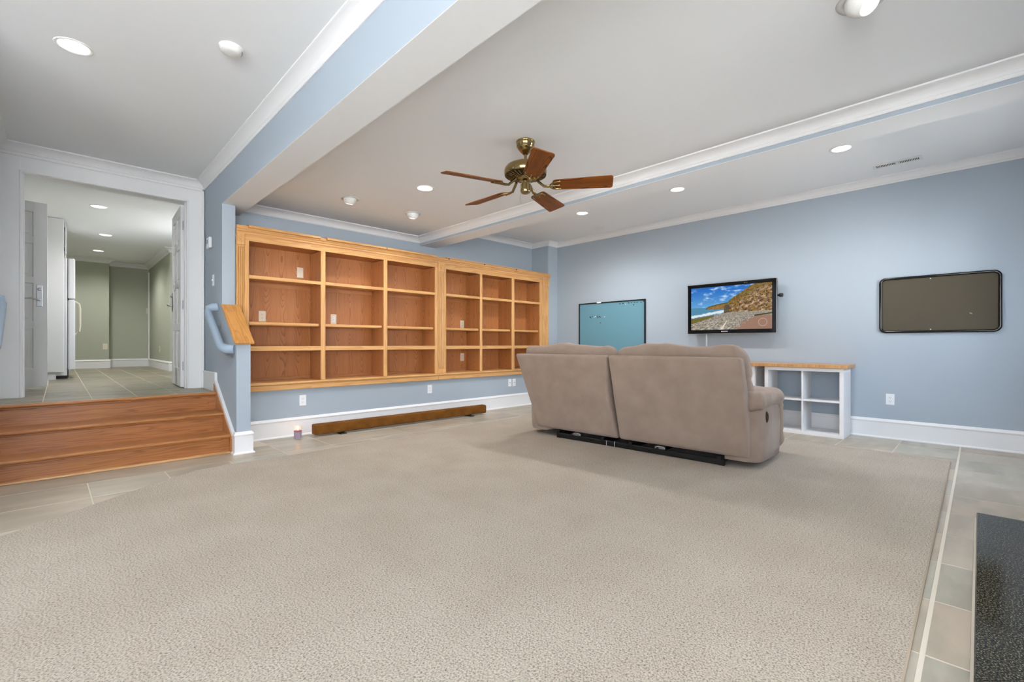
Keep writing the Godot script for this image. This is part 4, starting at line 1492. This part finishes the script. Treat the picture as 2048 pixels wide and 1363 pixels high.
# ------------------------------------------------------------------ cube shelf units with a wooden top
func build_cube_shelf() -> void:
	cube_unit(-1.762, -1.0, "white open cube shelf unit under the wood top, right of the sofa")
	cube_unit(-2.632, -1.868, "white open cube shelf unit under the wood top, mostly hidden by the sofa")
	var t := thing("shelf_top", "long oak board lying across the white cube shelf units", "shelf top", Vector3(6.05, 0.7405, -1.82))
	var st := mb()
	b3(st, -0.205, 0.205, 0.0, 0.037, -0.86, 0.86, 0.003)
	obj("board", st, M.slab_z, t)

func cube_unit(z0: float, z1: float, label: String) -> void:
	var o := thing("cube_shelf", label, "shelf", Vector3(6.06, 0, (z0 + z1) / 2), 0.0, "white cube shelf units")
	var h := (z1 - z0) / 2
	var H := 0.74
	var d0 := -0.186
	var d1 := 0.184
	var st := bx(d0, d1, 0, 0.038, -h, h, 0.0015)
	obj("bottom_panel", st, M.cube, o)
	st = bx(d0, d1, H - 0.038, H, -h, h, 0.0015)
	obj("top_panel", st, M.cube, o)
	for s in [-1.0, 1.0]:
		st = bx(d0, d1, 0.0382, H - 0.0382, h * s - 0.038 * s, h * s, 0.0015)
		obj("side_panel", st, M.cube, o)
	st = bx(d0 + 0.002, d1, 0.0382, H - 0.0382, -0.008, 0.008, 0.001)
	obj("divider", st, M.cube, o)
	for s in [-1.0, 1.0]:
		st = bx(d0 + 0.002, d1, 0.372, 0.388, 0.0082 * s, (h - 0.0385) * s, 0.001)
		obj("shelf", st, M.cube, o)

# ------------------------------------------------------------------ things on the walls
func text(s: String, size: float, depth: float) -> TextMesh:
	var f := SystemFont.new()
	f.font_names = PackedStringArray(["Droid Sans"])
	f.font_weight = 700
	var t := TextMesh.new()
	t.text = s
	t.font = f
	t.font_size = 48
	t.pixel_size = size / 36.0
	t.depth = depth
	t.curve_step = 2.0
	return t

func screen_image() -> ImageTexture:
	var w := 512
	var h := 296
	var n1 := noise(FastNoiseLite.TYPE_SIMPLEX_SMOOTH, 1.0, 201, 4)
	var n2 := noise(FastNoiseLite.TYPE_CELLULAR, 1.0, 202, 1)
	n2.cellular_return_type = FastNoiseLite.RETURN_CELL_VALUE
	var n3 := noise(FastNoiseLite.TYPE_CELLULAR, 1.0, 203, 1)
	n3.cellular_return_type = FastNoiseLite.RETURN_DISTANCE
	var buf := PackedByteArray()
	buf.resize(w * h * 3)
	for j in h:
		for i in w:
			var u := float(i) / w
			var v := float(j) / h
			var c: Color
			# cliff outline: rises to the right
			var cliff := 0.47 - 0.60 * pow(maxf(0.0, u - 0.44) / 0.50, 0.72)
			if u > 0.90:
				cliff = -0.1
			cliff += n1.get_noise_2d(u * 14.0, 3.0) * 0.02
			var head := 0.49 - 0.115 * pow(clampf((u - 0.215) / 0.26, 0.0, 1.0), 0.5)
			head += n1.get_noise_2d(u * 20.0, 9.0) * 0.008
			var beach := 0.735 - 0.13 * clampf(u / 0.5, 0.0, 1.0) - 0.02 * maxf(0.0, u - 0.5)
			if v > beach + n1.get_noise_2d(u * 20.0, 1.0) * 0.006:
				# pebbles, larger towards the front
				var k := 1.0 / maxf(0.10, v - 0.45)
				var px := (u - 0.5) * k * 9.0
				var py := k * 9.0
				var cellv := n2.get_noise_2d(px * 2.6, py * 2.6) * 0.5 + 0.5
				var gap := n3.get_noise_2d(px * 2.6, py * 2.6)
				c = rgb(112, 100, 84).lerp(rgb(214, 206, 190), cellv)
				if cellv > 0.45 and cellv < 0.55:
					c = rgb(120, 122, 128)
				c = c.lerp(rgb(40, 34, 28), smoothstep(-0.45, 0.1, gap) * 0.75)
				if u < 0.30 and v < beach + 0.12 - u * 0.25:
					c = c.lerp(rgb(104, 92, 22), 0.75)
				# bare sand at the lower right
				var sand := (u - 0.60) * 1.25 + (v - 0.94) * 0.9 + n1.get_noise_2d(u * 9.0, v * 9.0) * 0.10
				if v < 0.985 - 0.52 * (u - 0.62) and v < 0.70:
					sand = -1.0
				if sand > 0.02:
					c = rgb(176, 138, 118).lerp(rgb(140, 104, 84), n1.get_noise_2d(u * 70.0, v * 70.0) * 0.5 + 0.5)
				if u > 0.80 and absf(v - (0.70 - (u - 0.80) * 0.22)) < 0.014:
					c = rgb(70, 62, 20)
				# driftwood
				var lx := 0.47 - (v - 0.80) * 0.38
				if v > 0.80 and absf(u - lx) < 0.004 + (v - 0.80) * 0.09:
					c = rgb(226, 216, 200)
				# faint round mark in the corner of the picture
				var rd := Vector2((u - 0.895) * 1.73, v - 0.85).length()
				if absf(rd - 0.082) < 0.006:
					c = c.lerp(Color.WHITE, 0.35)
			elif v > cliff and u > 0.43:
				var t := n1.get_noise_2d(u * 16.0, v * 13.0 + u * 8.0) * 0.9 + 0.5
				var r := n1.get_noise_2d(u * 34.0 + 5.0, v * 26.0 - u * 16.0) * 0.8 + 0.5
				c = rgb(96, 62, 30).lerp(rgb(216, 188, 150), clampf(t, 0.0, 1.0))
				c = c.lerp(rgb(150, 112, 40), clampf(n1.get_noise_2d(u * 9.0 + 30.0, v * 9.0) * 2.0, 0.0, 0.8))
				c = c.lerp(rgb(28, 20, 14), smoothstep(0.55, 0.95, r) * 0.9)
				if v < cliff + 0.10 + 0.1 * t:
					c = c.lerp(rgb(120, 96, 30), 0.55)
				if u < 0.50 and v > 0.42:
					c = c.lerp(rgb(70, 66, 66), 0.6)
			elif v > head and u > 0.20 and v < 0.525:
				var t := n1.get_noise_2d(u * 60.0, v * 20.0) * 0.5 + 0.5
				c = rgb(96, 66, 30).lerp(rgb(206, 160, 92), t)
				if v < head + 0.025:
					c = rgb(88, 84, 30)
			elif v > 0.475:
				# sea with a line of surf
				c = rgb(96, 152, 178).lerp(rgb(70, 132, 168), n1.get_noise_2d(u * 8.0, v * 60.0) * 0.5 + 0.5)
				if absf(v - beach + 0.045) < 0.030 + n1.get_noise_2d(u * 18.0, v * 40.0) * 0.02:
					c = rgb(226, 236, 242)
			else:
				c = rgb(30, 104, 196).lerp(rgb(104, 168, 222), clampf(v / 0.47, 0.0, 1.0))
				var ang := (u - 0.5)
				var cl := n1.get_noise_2d(u * 4.0 - v * 3.0, v * 7.0 + ang * 3.0) * 1.1 + n1.get_noise_2d(u * 13.0 - v * 9.0, v * 17.0) * 0.5
				c = c.lerp(rgb(238, 242, 250), clampf((cl + 0.05 + (u - 0.45) * 0.45) * 1.1, 0.0, 0.92))
			var at := (j * w + i) * 3
			buf[at] = int(clampf(c.r, 0, 1) * 255)
			buf[at + 1] = int(clampf(c.g, 0, 1) * 255)
			buf[at + 2] = int(clampf(c.b, 0, 1) * 255)
	return ImageTexture.create_from_image(Image.create_from_data(w, h, false, Image.FORMAT_RGB8, buf))

func rounded(hw: float, hh: float, r: float, n := 6) -> Array:
	var out := []
	for q in [[1, 1, 0.0], [-1, 1, PI / 2], [-1, -1, PI], [1, -1, PI * 1.5]]:
		for k in n + 1:
			var a: float = q[2] + PI / 2 * k / n
			out.append(Vector2(q[0] * (hw - r) + cos(a) * r, q[1] * (hh - r) + sin(a) * r))
	return out

# frame round a rounded opening: outer and inner outlines, lying in the plane x = 0 of its parent (width along z, height along y, front towards -x)
func frame_ring(st: SurfaceTool, outer: Array, inner: Array, depth: float, crest: float) -> void:
	var n := outer.size()
	st.set_smooth_group(1)
	for i in n:
		var j := (i + 1) % n
		var o0: Vector2 = outer[i]
		var o1: Vector2 = outer[j]
		var i0: Vector2 = inner[i]
		var i1: Vector2 = inner[j]
		var m0 := (o0 + i0) * 0.5
		var m1 := (o1 + i1) * 0.5
		var P := func(q: Vector2, x: float) -> Vector3: return Vector3(x, q.y, q.x)
		var mid := o0 + o1
		var out := Vector3(0, mid.y, mid.x)
		quad(st, P.call(o0, 0), P.call(o1, 0), P.call(o1, -depth), P.call(o0, -depth), out)
		quad(st, P.call(o0, -depth), P.call(o1, -depth), P.call(m1, -depth - crest), P.call(m0, -depth - crest), Vector3(-1, 0, 0) + out * 0.2)
		quad(st, P.call(m0, -depth - crest), P.call(m1, -depth - crest), P.call(i1, -depth), P.call(i0, -depth), Vector3(-1, 0, 0) - out * 0.2)
		quad(st, P.call(i0, -depth), P.call(i1, -depth), P.call(i1, -0.003), P.call(i0, -0.003), -out)
	st.set_smooth_group(-1)

func build_wall_things() -> void:
	# television
	var tv := thing("television", "flat television on the blue wall showing a rocky beach under a blue sky", "television", Vector3(6.15, 1.468, -2.261))
	var hw := 0.548
	var hh := 0.328
	var st := mb()
	prism(st, rounded(hw, hh, 0.008, 3), Vector3(0.0045, 0, 0), Vector3(0, 0, 1), Vector3(0, 1, 0), Vector3(0.042, 0, 0))
	obj("housing", st, M.black, tv)
	st = mb()
	# glossy bezel round the picture
	b3(st, 0.0, 0.004, 0.285, hh, -hw, hw)
	b3(st, 0.0, 0.004, -hh, -0.279, -hw, hw)
	b3(st, 0.0, 0.004, -0.279, 0.285, -hw, -0.50)
	b3(st, 0.0, 0.004, -0.279, 0.285, 0.50, hw)
	obj("bezel", st, M.black_gloss, tv)
	st = mb()
	# clear acrylic rim catching light
	for q in [[-hh - 0.006, -hh, -hw - 0.005, hw + 0.005], [hh, hh + 0.006, -hw - 0.005, hw + 0.005], [-hh, hh, -hw - 0.005, -hw], [-hh, hh, hw, hw + 0.005]]:
		b3(st, -0.001, 0.012, q[0], q[1], q[2], q[3], 0.001)
	obj("rim", st, M.steel, tv)
	st = mb()
	for v in [[Vector3(0.003, 0.285, -0.50), Vector2(0, 0)], [Vector3(0.003, 0.285, 0.50), Vector2(1, 0)], [Vector3(0.003, -0.279, 0.50), Vector2(1, 1)], [Vector3(0.003, 0.285, -0.50), Vector2(0, 0)], [Vector3(0.003, -0.279, 0.50), Vector2(1, 1)], [Vector3(0.003, -0.279, -0.50), Vector2(0, 1)]]:
		st.set_uv(v[1])
		st.add_vertex(v[0])
	var sm := mat(Color(0.02, 0.02, 0.02), 0.15)
	var pic := screen_image()
	sm.emission_enabled = true
	sm.emission = Color.WHITE
	sm.emission_operator = BaseMaterial3D.EMISSION_OP_MULTIPLY
	sm.emission_texture = pic
	sm.emission_energy_multiplier = 0.85
	obj("screen", st, sm, tv)
	var glow := AreaLight3D.new()
	glow.name = "screen_light"
	glow.area_size = Vector2(1.0, 0.56)
	glow.light_energy = 0.06
	glow.light_color = Color(0.86, 0.92, 1.0)
	glow.area_range = 10.0
	glow.shadow_enabled = true
	tv.add_child(glow)
	glow.position = Vector3(-0.012, 0, 0)
	glow.rotation.y = PI / 2
	var lg := inst("logo", text("SAMSUNG", 0.013, 0.0006), M.plate, tv)
	lg.position = Vector3(-0.0006, -0.303, -0.06)
	lg.rotation.y = -PI / 2
	var lg2 := inst("badge", text("3D  TV", 0.011, 0.0006), M.nickel, tv)
	lg2.position = Vector3(-0.0006, 0.307, 0.20)
	lg2.rotation.y = -PI / 2
	st = mb()
	b3(st, 0.044, 0.075, -0.15, 0.15, -0.20, 0.20, 0.004)
	b3(st, 0.075, 0.1295, -0.20, 0.20, -0.26, 0.26, 0.004)
	tube(st, [Vector3(0.07, 0.125, 0.20), Vector3(0.07, 0.125, 0.575)], 0.012, 12)
	lathe(st, [[Vector2(0.0, -0.02), Vector2(0.02, -0.018), Vector2(0.024, -0.010), Vector2(0.024, 0.014), Vector2(0.018, 0.022), Vector2(0.0, 0.024)]], 18, Transform3D(Basis(Vector3.RIGHT, PI / 2), Vector3(0.07, 0.125, 0.578)))
	obj("wall_mount", st, M.black, tv)
	# cable duct below it
	var cd := thing("cable_duct", "narrow white cable duct running down the wall from the television", "cable duct", Vector3(XT, 0.3, -2.605))
	obj("channel", bx(-0.010, 0.0, 0.0, 0.86, -0.009, 0.009, 0.002), M.plate, cd)
	# teal board
	var tb := thing("pin_board", "large teal pin board in a thin black frame, behind the sofa", "pin board", Vector3(XT - 0.0005, 1.216, -4.128))
	var tw := 0.617
	var th := 0.462
	obj("panel", bx(-0.016, 0.0, -th + 0.01, th - 0.01, -tw + 0.01, tw - 0.01), M.teal, tb)
	st = mb()
	b3(st, -0.030, 0.0, th - 0.017, th, -tw, tw, 0.002)
	b3(st, -0.030, 0.0, -th, -th + 0.017, -tw, tw, 0.002)
	obj("rail", st, M.black, tb)
	st = mb()
	b3(st, -0.030, 0.0, -th + 0.017, th - 0.017, -tw, -tw + 0.017, 0.002)
	b3(st, -0.030, 0.0, -th + 0.017, th - 0.017, tw - 0.017, tw, 0.002)
	obj("stile", st, M.black, tb)
	st = mb()
	b3(st, -0.040, -0.028, th - 0.016, th + 0.008, -0.245, -0.165, 0.003)
	var clip := obj("clip", st, M.plate, tb)
	clip.set_meta("label", "small white clip on the top of the frame")
	var pins := [[0.18, 0.415], [0.235, 0.418], [0.28, 0.402, 1], [0.335, 0.418], [0.385, 0.42], [0.435, 0.418], [0.48, 0.418], [0.42, 0.385], [0.545, 0.414], [0.588, 0.43]]
	var nth := ["first", "second", "third", "fourth", "fifth", "sixth", "seventh", "eighth", "ninth", "tenth", "last"]
	for k in pins.size():
		var q = pins[k]
		pin(Vector3(XT - 0.0165, 1.216 + q[1], -4.128 + q[0]), q.size() > 2, "white pushpin in the row along the top of the teal board" if q.size() > 2 else "%s pushpin from the left in the top row of the teal board, dark" % nth[k], "pushpins along the top of the teal board")
	var cluster := [[-0.385, 0.235], [-0.375, 0.215], [-0.34, 0.238], [-0.31, 0.225, 1], [-0.28, 0.232, 1], [-0.245, 0.24], [-0.235, 0.215], [-0.205, 0.235], [-0.19, 0.222], [-0.185, 0.13], [-0.105, 0.222, 1]]
	for k in cluster.size():
		var q = cluster[k]
		pin(Vector3(XT - 0.0165, 1.216 + q[1], -4.128 + q[0]), q.size() > 2, "%s pushpin from the left in the cluster on the teal board, %s" % [nth[k], "white" if q.size() > 2 else "dark"], "pushpins clustered on the left of the teal board")
	# dark board with rounded corners
	var db := thing("notice_board", "dark brown felt board in a glossy black round-cornered frame", "notice board", Vector3(XT - 0.0005, 1.407, -0.302))
	st = mb()
	var ow := 0.452
	var oh := 0.292
	frame_ring(st, rounded(ow, oh, 0.058, 8), rounded(ow - 0.026, oh - 0.024, 0.036, 8), 0.022, 0.006)
	obj("frame", st, M.black_gloss, db)
	st = mb()
	prism(st, rounded(ow - 0.024, oh - 0.022, 0.037, 8), Vector3(-0.001, 0, 0), Vector3(0, 0, 1), Vector3(0, 1, 0), Vector3(-0.012, 0, 0))
	obj("felt", st, M.felt, db)
	for y in [0.256, -0.258]:
		st = mb()
		lathe(st, [[Vector2(0.0055, 0.0), Vector2(0.005, 0.003), Vector2(0.0, 0.004)]], 14, Transform3D(Basis(Vector3.BACK, PI / 2), Vector3(-0.0128, y, -0.045)))
		obj("screw", st, M.plate, db)
	st = mb()
	tube(st, [Vector3(-0.0145, -0.105, 0.235), Vector3(-0.016, -0.108, 0.245), Vector3(-0.0145, -0.113, 0.252)], 0.002, 6)
	obj("staple", st, M.plate, db)
	# outlets and switches
	outlet(Vector3(1.9965, 1.829, ZK), 0.0, "blank", M.ivory, "blank ivory cover plate in the top left bay of the bookcase")
	outlet(Vector3(1.5925, 1.3065, ZK), 0.0, "duplex", M.ivory, "ivory outlet above the loose shelf in the bookcase's first bay")
	outlet(Vector3(2.39, 1.3035, ZK), 0.0, "decora", M.ivory, "ivory outlet above the loose shelf in the bookcase's second bay")
	outlet(Vector3(4.3835, 1.302, ZK), 0.0, "duplex", M.ivory, "ivory outlet above the loose shelf in the right bookcase's first bay")
	outlet(Vector3(4.3835, 0.8035, ZK), 0.0, "duplex", M.ivory, "ivory outlet in the bottom row of the right bookcase")
	outlet(Vector3(1.920, 0.379, ZB), 0.0, "duplex", M.plate, "white outlet on the blue wall under the left bookcase, above the candle")
	outlet(Vector3(3.594, 0.3875, ZB), 0.0, "duplex", M.plate, "white outlet on the blue wall above the brown beam's middle")
	outlet(Vector3(5.115, 0.386, ZB), 0.0, "coax", M.plate, "left white jack plate of the pair beside the sofa's back")
	outlet(Vector3(5.210, 0.3845, ZB), 0.0, "coax", M.plate, "right white jack plate of the pair beside the sofa's back")
	outlet(Vector3(XT, 0.4145, -0.6635), -PI / 2, "duplex", M.plate, "white outlet on the television wall right of the cube shelf")
	outlet(Vector3(XS, 1.663, -5.598), -PI / 2, "switch", M.plate, "white light switch on the blue wall beside the stairs")
	outlet(Vector3(1.389, 1.722, -12.72), 0.0, "switch", M.ivory, "ivory light switch on the green end wall of the hall")
	outlet(Vector3(0.66, 0.95, -12.33), 0.0, "duplex", M.ivory, "outlet low on the nearer green wall of the hall")
	outlet(Vector3(1.40, 0.90, -11.2), -PI / 2, "duplex", M.ivory, "outlet low on the right green wall of the hall")
	# thermostat
	var tt := thing("thermostat", "small white thermostat on the blue wall above the stairs", "thermostat", Vector3(XS, 2.07, -5.72))
	obj("body", bx(-0.030, 0.0, -0.058, 0.058, -0.062, 0.062, 0.008), M.plate, tt)
	obj("display", bx(-0.0315, -0.029, -0.005, 0.034, -0.045, 0.012, 0.001), mat(rgb(96, 104, 100), 0.2), tt)

func pin(at: Vector3, white: bool, label: String, group: String) -> void:
	var st := mb()
	lathe(st, [[Vector2(0.0065, 0.0), Vector2(0.007, 0.003), Vector2(0.004, 0.006)], [Vector2(0.004, 0.006), Vector2(0.0035, 0.012), Vector2(0.006, 0.015), Vector2(0.006, 0.017), Vector2(0.0, 0.018)]], 12, Transform3D(Basis(Vector3.BACK, PI / 2), Vector3.ZERO))
	var o := obj("pushpin", st, M.plate if white else M.black)
	o.position = at
	tag(o, label, "pushpin", group)

func outlet(at: Vector3, turn: float, kind: String, m: Material, label: String) -> void:
	# plate lies in the plane z = 0, front towards +z
	var o := thing("light_switch" if kind == "switch" else "wall_outlet", label, "light switch" if kind == "switch" else "outlet", at, turn)
	var st := mb()
	var w := 0.0365
	var h := 0.059
	b3(st, -w, w, -h, h, 0.0, 0.006, 0.003)
	obj("plate", st, m, o)
	if kind == "duplex":
		for y in [0.0195, -0.0195]:
			st = mb()
			prism(st, rounded(0.017, 0.0145, 0.009, 4), Vector3(0, y, 0.0058), Vector3(1, 0, 0), Vector3(0, 1, 0), Vector3(0, 0, 0.0022))
			var r := obj("receptacle", st, m, o)
			st = mb()
			b3(st, -0.0075, -0.0052, y - 0.001, y + 0.008, 0.0078, 0.0086)
			b3(st, 0.0052, 0.0075, y - 0.001, y + 0.007, 0.0078, 0.0086)
			lathe(st, [[Vector2(0.0026, 0.0), Vector2(0.0026, 0.0006), Vector2(0.0, 0.0006)]], 10, Transform3D(Basis(Vector3.RIGHT, PI / 2), Vector3(0, y - 0.0085, 0.008)))
			obj("slots", st, M.slot, r)
	elif kind == "decora":
		st = mb()
		b3(st, -0.0165, 0.0165, -0.0335, 0.0335, 0.0055, 0.0082, 0.001)
		var r := obj("receptacle", st, M.plate, o)
		st = mb()
		for y in [0.017, -0.017]:
			b3(st, -0.0075, -0.0052, y - 0.003, y + 0.006, 0.0080, 0.0086)
			b3(st, 0.0052, 0.0075, y - 0.003, y + 0.005, 0.0080, 0.0086)
		b3(st, -0.006, 0.006, -0.003, 0.003, 0.0080, 0.0088)
		obj("slots", st, M.slot, r)
	elif kind == "coax":
		st = mb()
		lathe(st, [[Vector2(0.0065, 0.0), Vector2(0.0065, 0.004)], [Vector2(0.0048, 0.004), Vector2(0.0048, 0.012), Vector2(0.0, 0.012)]], 12, Transform3D(Basis(Vector3.RIGHT, PI / 2), Vector3(0, 0, 0.006)))
		obj("jack", st, M.nickel, o)
	elif kind == "switch":
		st = mb()
		box(st, Vector3(-0.004, -0.009, 0), Vector3(0.004, 0.009, 0.012), 0.002, Transform3D(Basis(Vector3.RIGHT, -0.35), Vector3(0, 0.002, 0.005)))
		obj("toggle", st, m, o)

# ------------------------------------------------------------------ small things on the floor
func build_small_things() -> void:
	# folded suede balance beam lying along the wall
	var a := Vector3(1.962, 0, -5.055)
	var b := Vector3(4.352, 0, -4.995)
	var L := a.distance_to(b)
	var o := thing("balance_beam", "long low brown suede balance beam on the tiles along the wall", "balance beam", (a + b) / 2, -atan2(b.z - a.z, b.x - a.x))
	var st := mb()
	var prof := []
	for q in rounded(0.052, 0.056, 0.016, 5):
		prof.append(q + Vector2(0, 0.075))
	for k in prof.size():
		pass
	prism(st, prof, Vector3(-L / 2 + 0.006, 0, 0), Vector3(0, 0, 1), Vector3(0, 1, 0), Vector3(L - 0.012, 0, 0))
	obj("cover", st, M.suede, o)
	st = mb()
	var p2 := []
	for q in prof:
		p2.append((q - Vector2(0, 0.075)) * 0.94 + Vector2(0, 0.075))
	for e in [-L / 2, L / 2 - 0.008]:
		prism(st, p2, Vector3(e, 0, 0), Vector3(0, 0, 1), Vector3(0, 1, 0), Vector3(0.008, 0, 0))
	obj("end_cap", st, M.suede, o)
	for x in [-L / 2 + 0.30, L / 2 - 0.28]:
		st = mb()
		b3(st, x - 0.035, x + 0.035, 0.0, 0.010, -0.09, 0.09, 0.004)
		b3(st, x - 0.022, x + 0.022, 0.009, 0.024, -0.05, 0.05, 0.003)
		obj("foot", st, M.black, o)
	# candle in a glass jar
	var c := thing("candle", "lit purple candle in a glass jar on the tiles beside the beam", "candle", Vector3(1.80, 0.0, -5.06))
	st = mb()
	lathe(st, [[Vector2(0.0, 0.0), Vector2(0.034, 0.0), Vector2(0.038, 0.004), Vector2(0.0395, 0.012)], [Vector2(0.0395, 0.012), Vector2(0.0395, 0.128), Vector2(0.0385, 0.132), Vector2(0.037, 0.132)], [Vector2(0.037, 0.132), Vector2(0.0365, 0.128), Vector2(0.0365, 0.090)]], 36)
	obj("jar", st, M.glass, c)
	st = mb()
	lathe(st, [[Vector2(0.0, 0.008), Vector2(0.036, 0.008)], [Vector2(0.036, 0.008), Vector2(0.036, 0.080)], [Vector2(0.036, 0.080), Vector2(0.033, 0.082), Vector2(0.0, 0.080)]], 32)
	var wax := mat(rgb(150, 122, 150), 0.5)
	wax.subsurf_scatter_enabled = true
	wax.subsurf_scatter_strength = 0.2
	obj("wax", st, wax, c)
	st = mb()
	lathe(st, [[Vector2(0.0366, 0.076), Vector2(0.0372, 0.084), Vector2(0.0366, 0.088)]], 32)
	obj("wax_rim", st, mat(rgb(120, 36, 50), 0.4), c)
	st = mb()
	lathe(st, [[Vector2(0.0012, 0.080), Vector2(0.0012, 0.094), Vector2(0.0, 0.095)]], 8)
	obj("wick", st, M.slot, c)
	st = mb()
	lathe(st, [[Vector2(0.0, 0.090), Vector2(0.004, 0.096), Vector2(0.0045, 0.102), Vector2(0.003, 0.112), Vector2(0.0, 0.122)]], 12)
	var fm := mat(rgb(255, 220, 150), 0.5)
	fm.emission_enabled = true
	fm.emission = Color(1.0, 0.78, 0.42)
	fm.emission_energy_multiplier = 8.0
	obj("flame", st, fm, c)
	var fl := OmniLight3D.new()
	fl.name = "flame_light"
	fl.light_energy = 0.004
	fl.light_color = Color(1.0, 0.75, 0.45)
	fl.light_size = 0.005
	fl.omni_range = 6.0
	fl.omni_attenuation = 2.0
	fl.shadow_enabled = true
	c.add_child(fl)
	fl.position = Vector3(0, 0.104, 0)
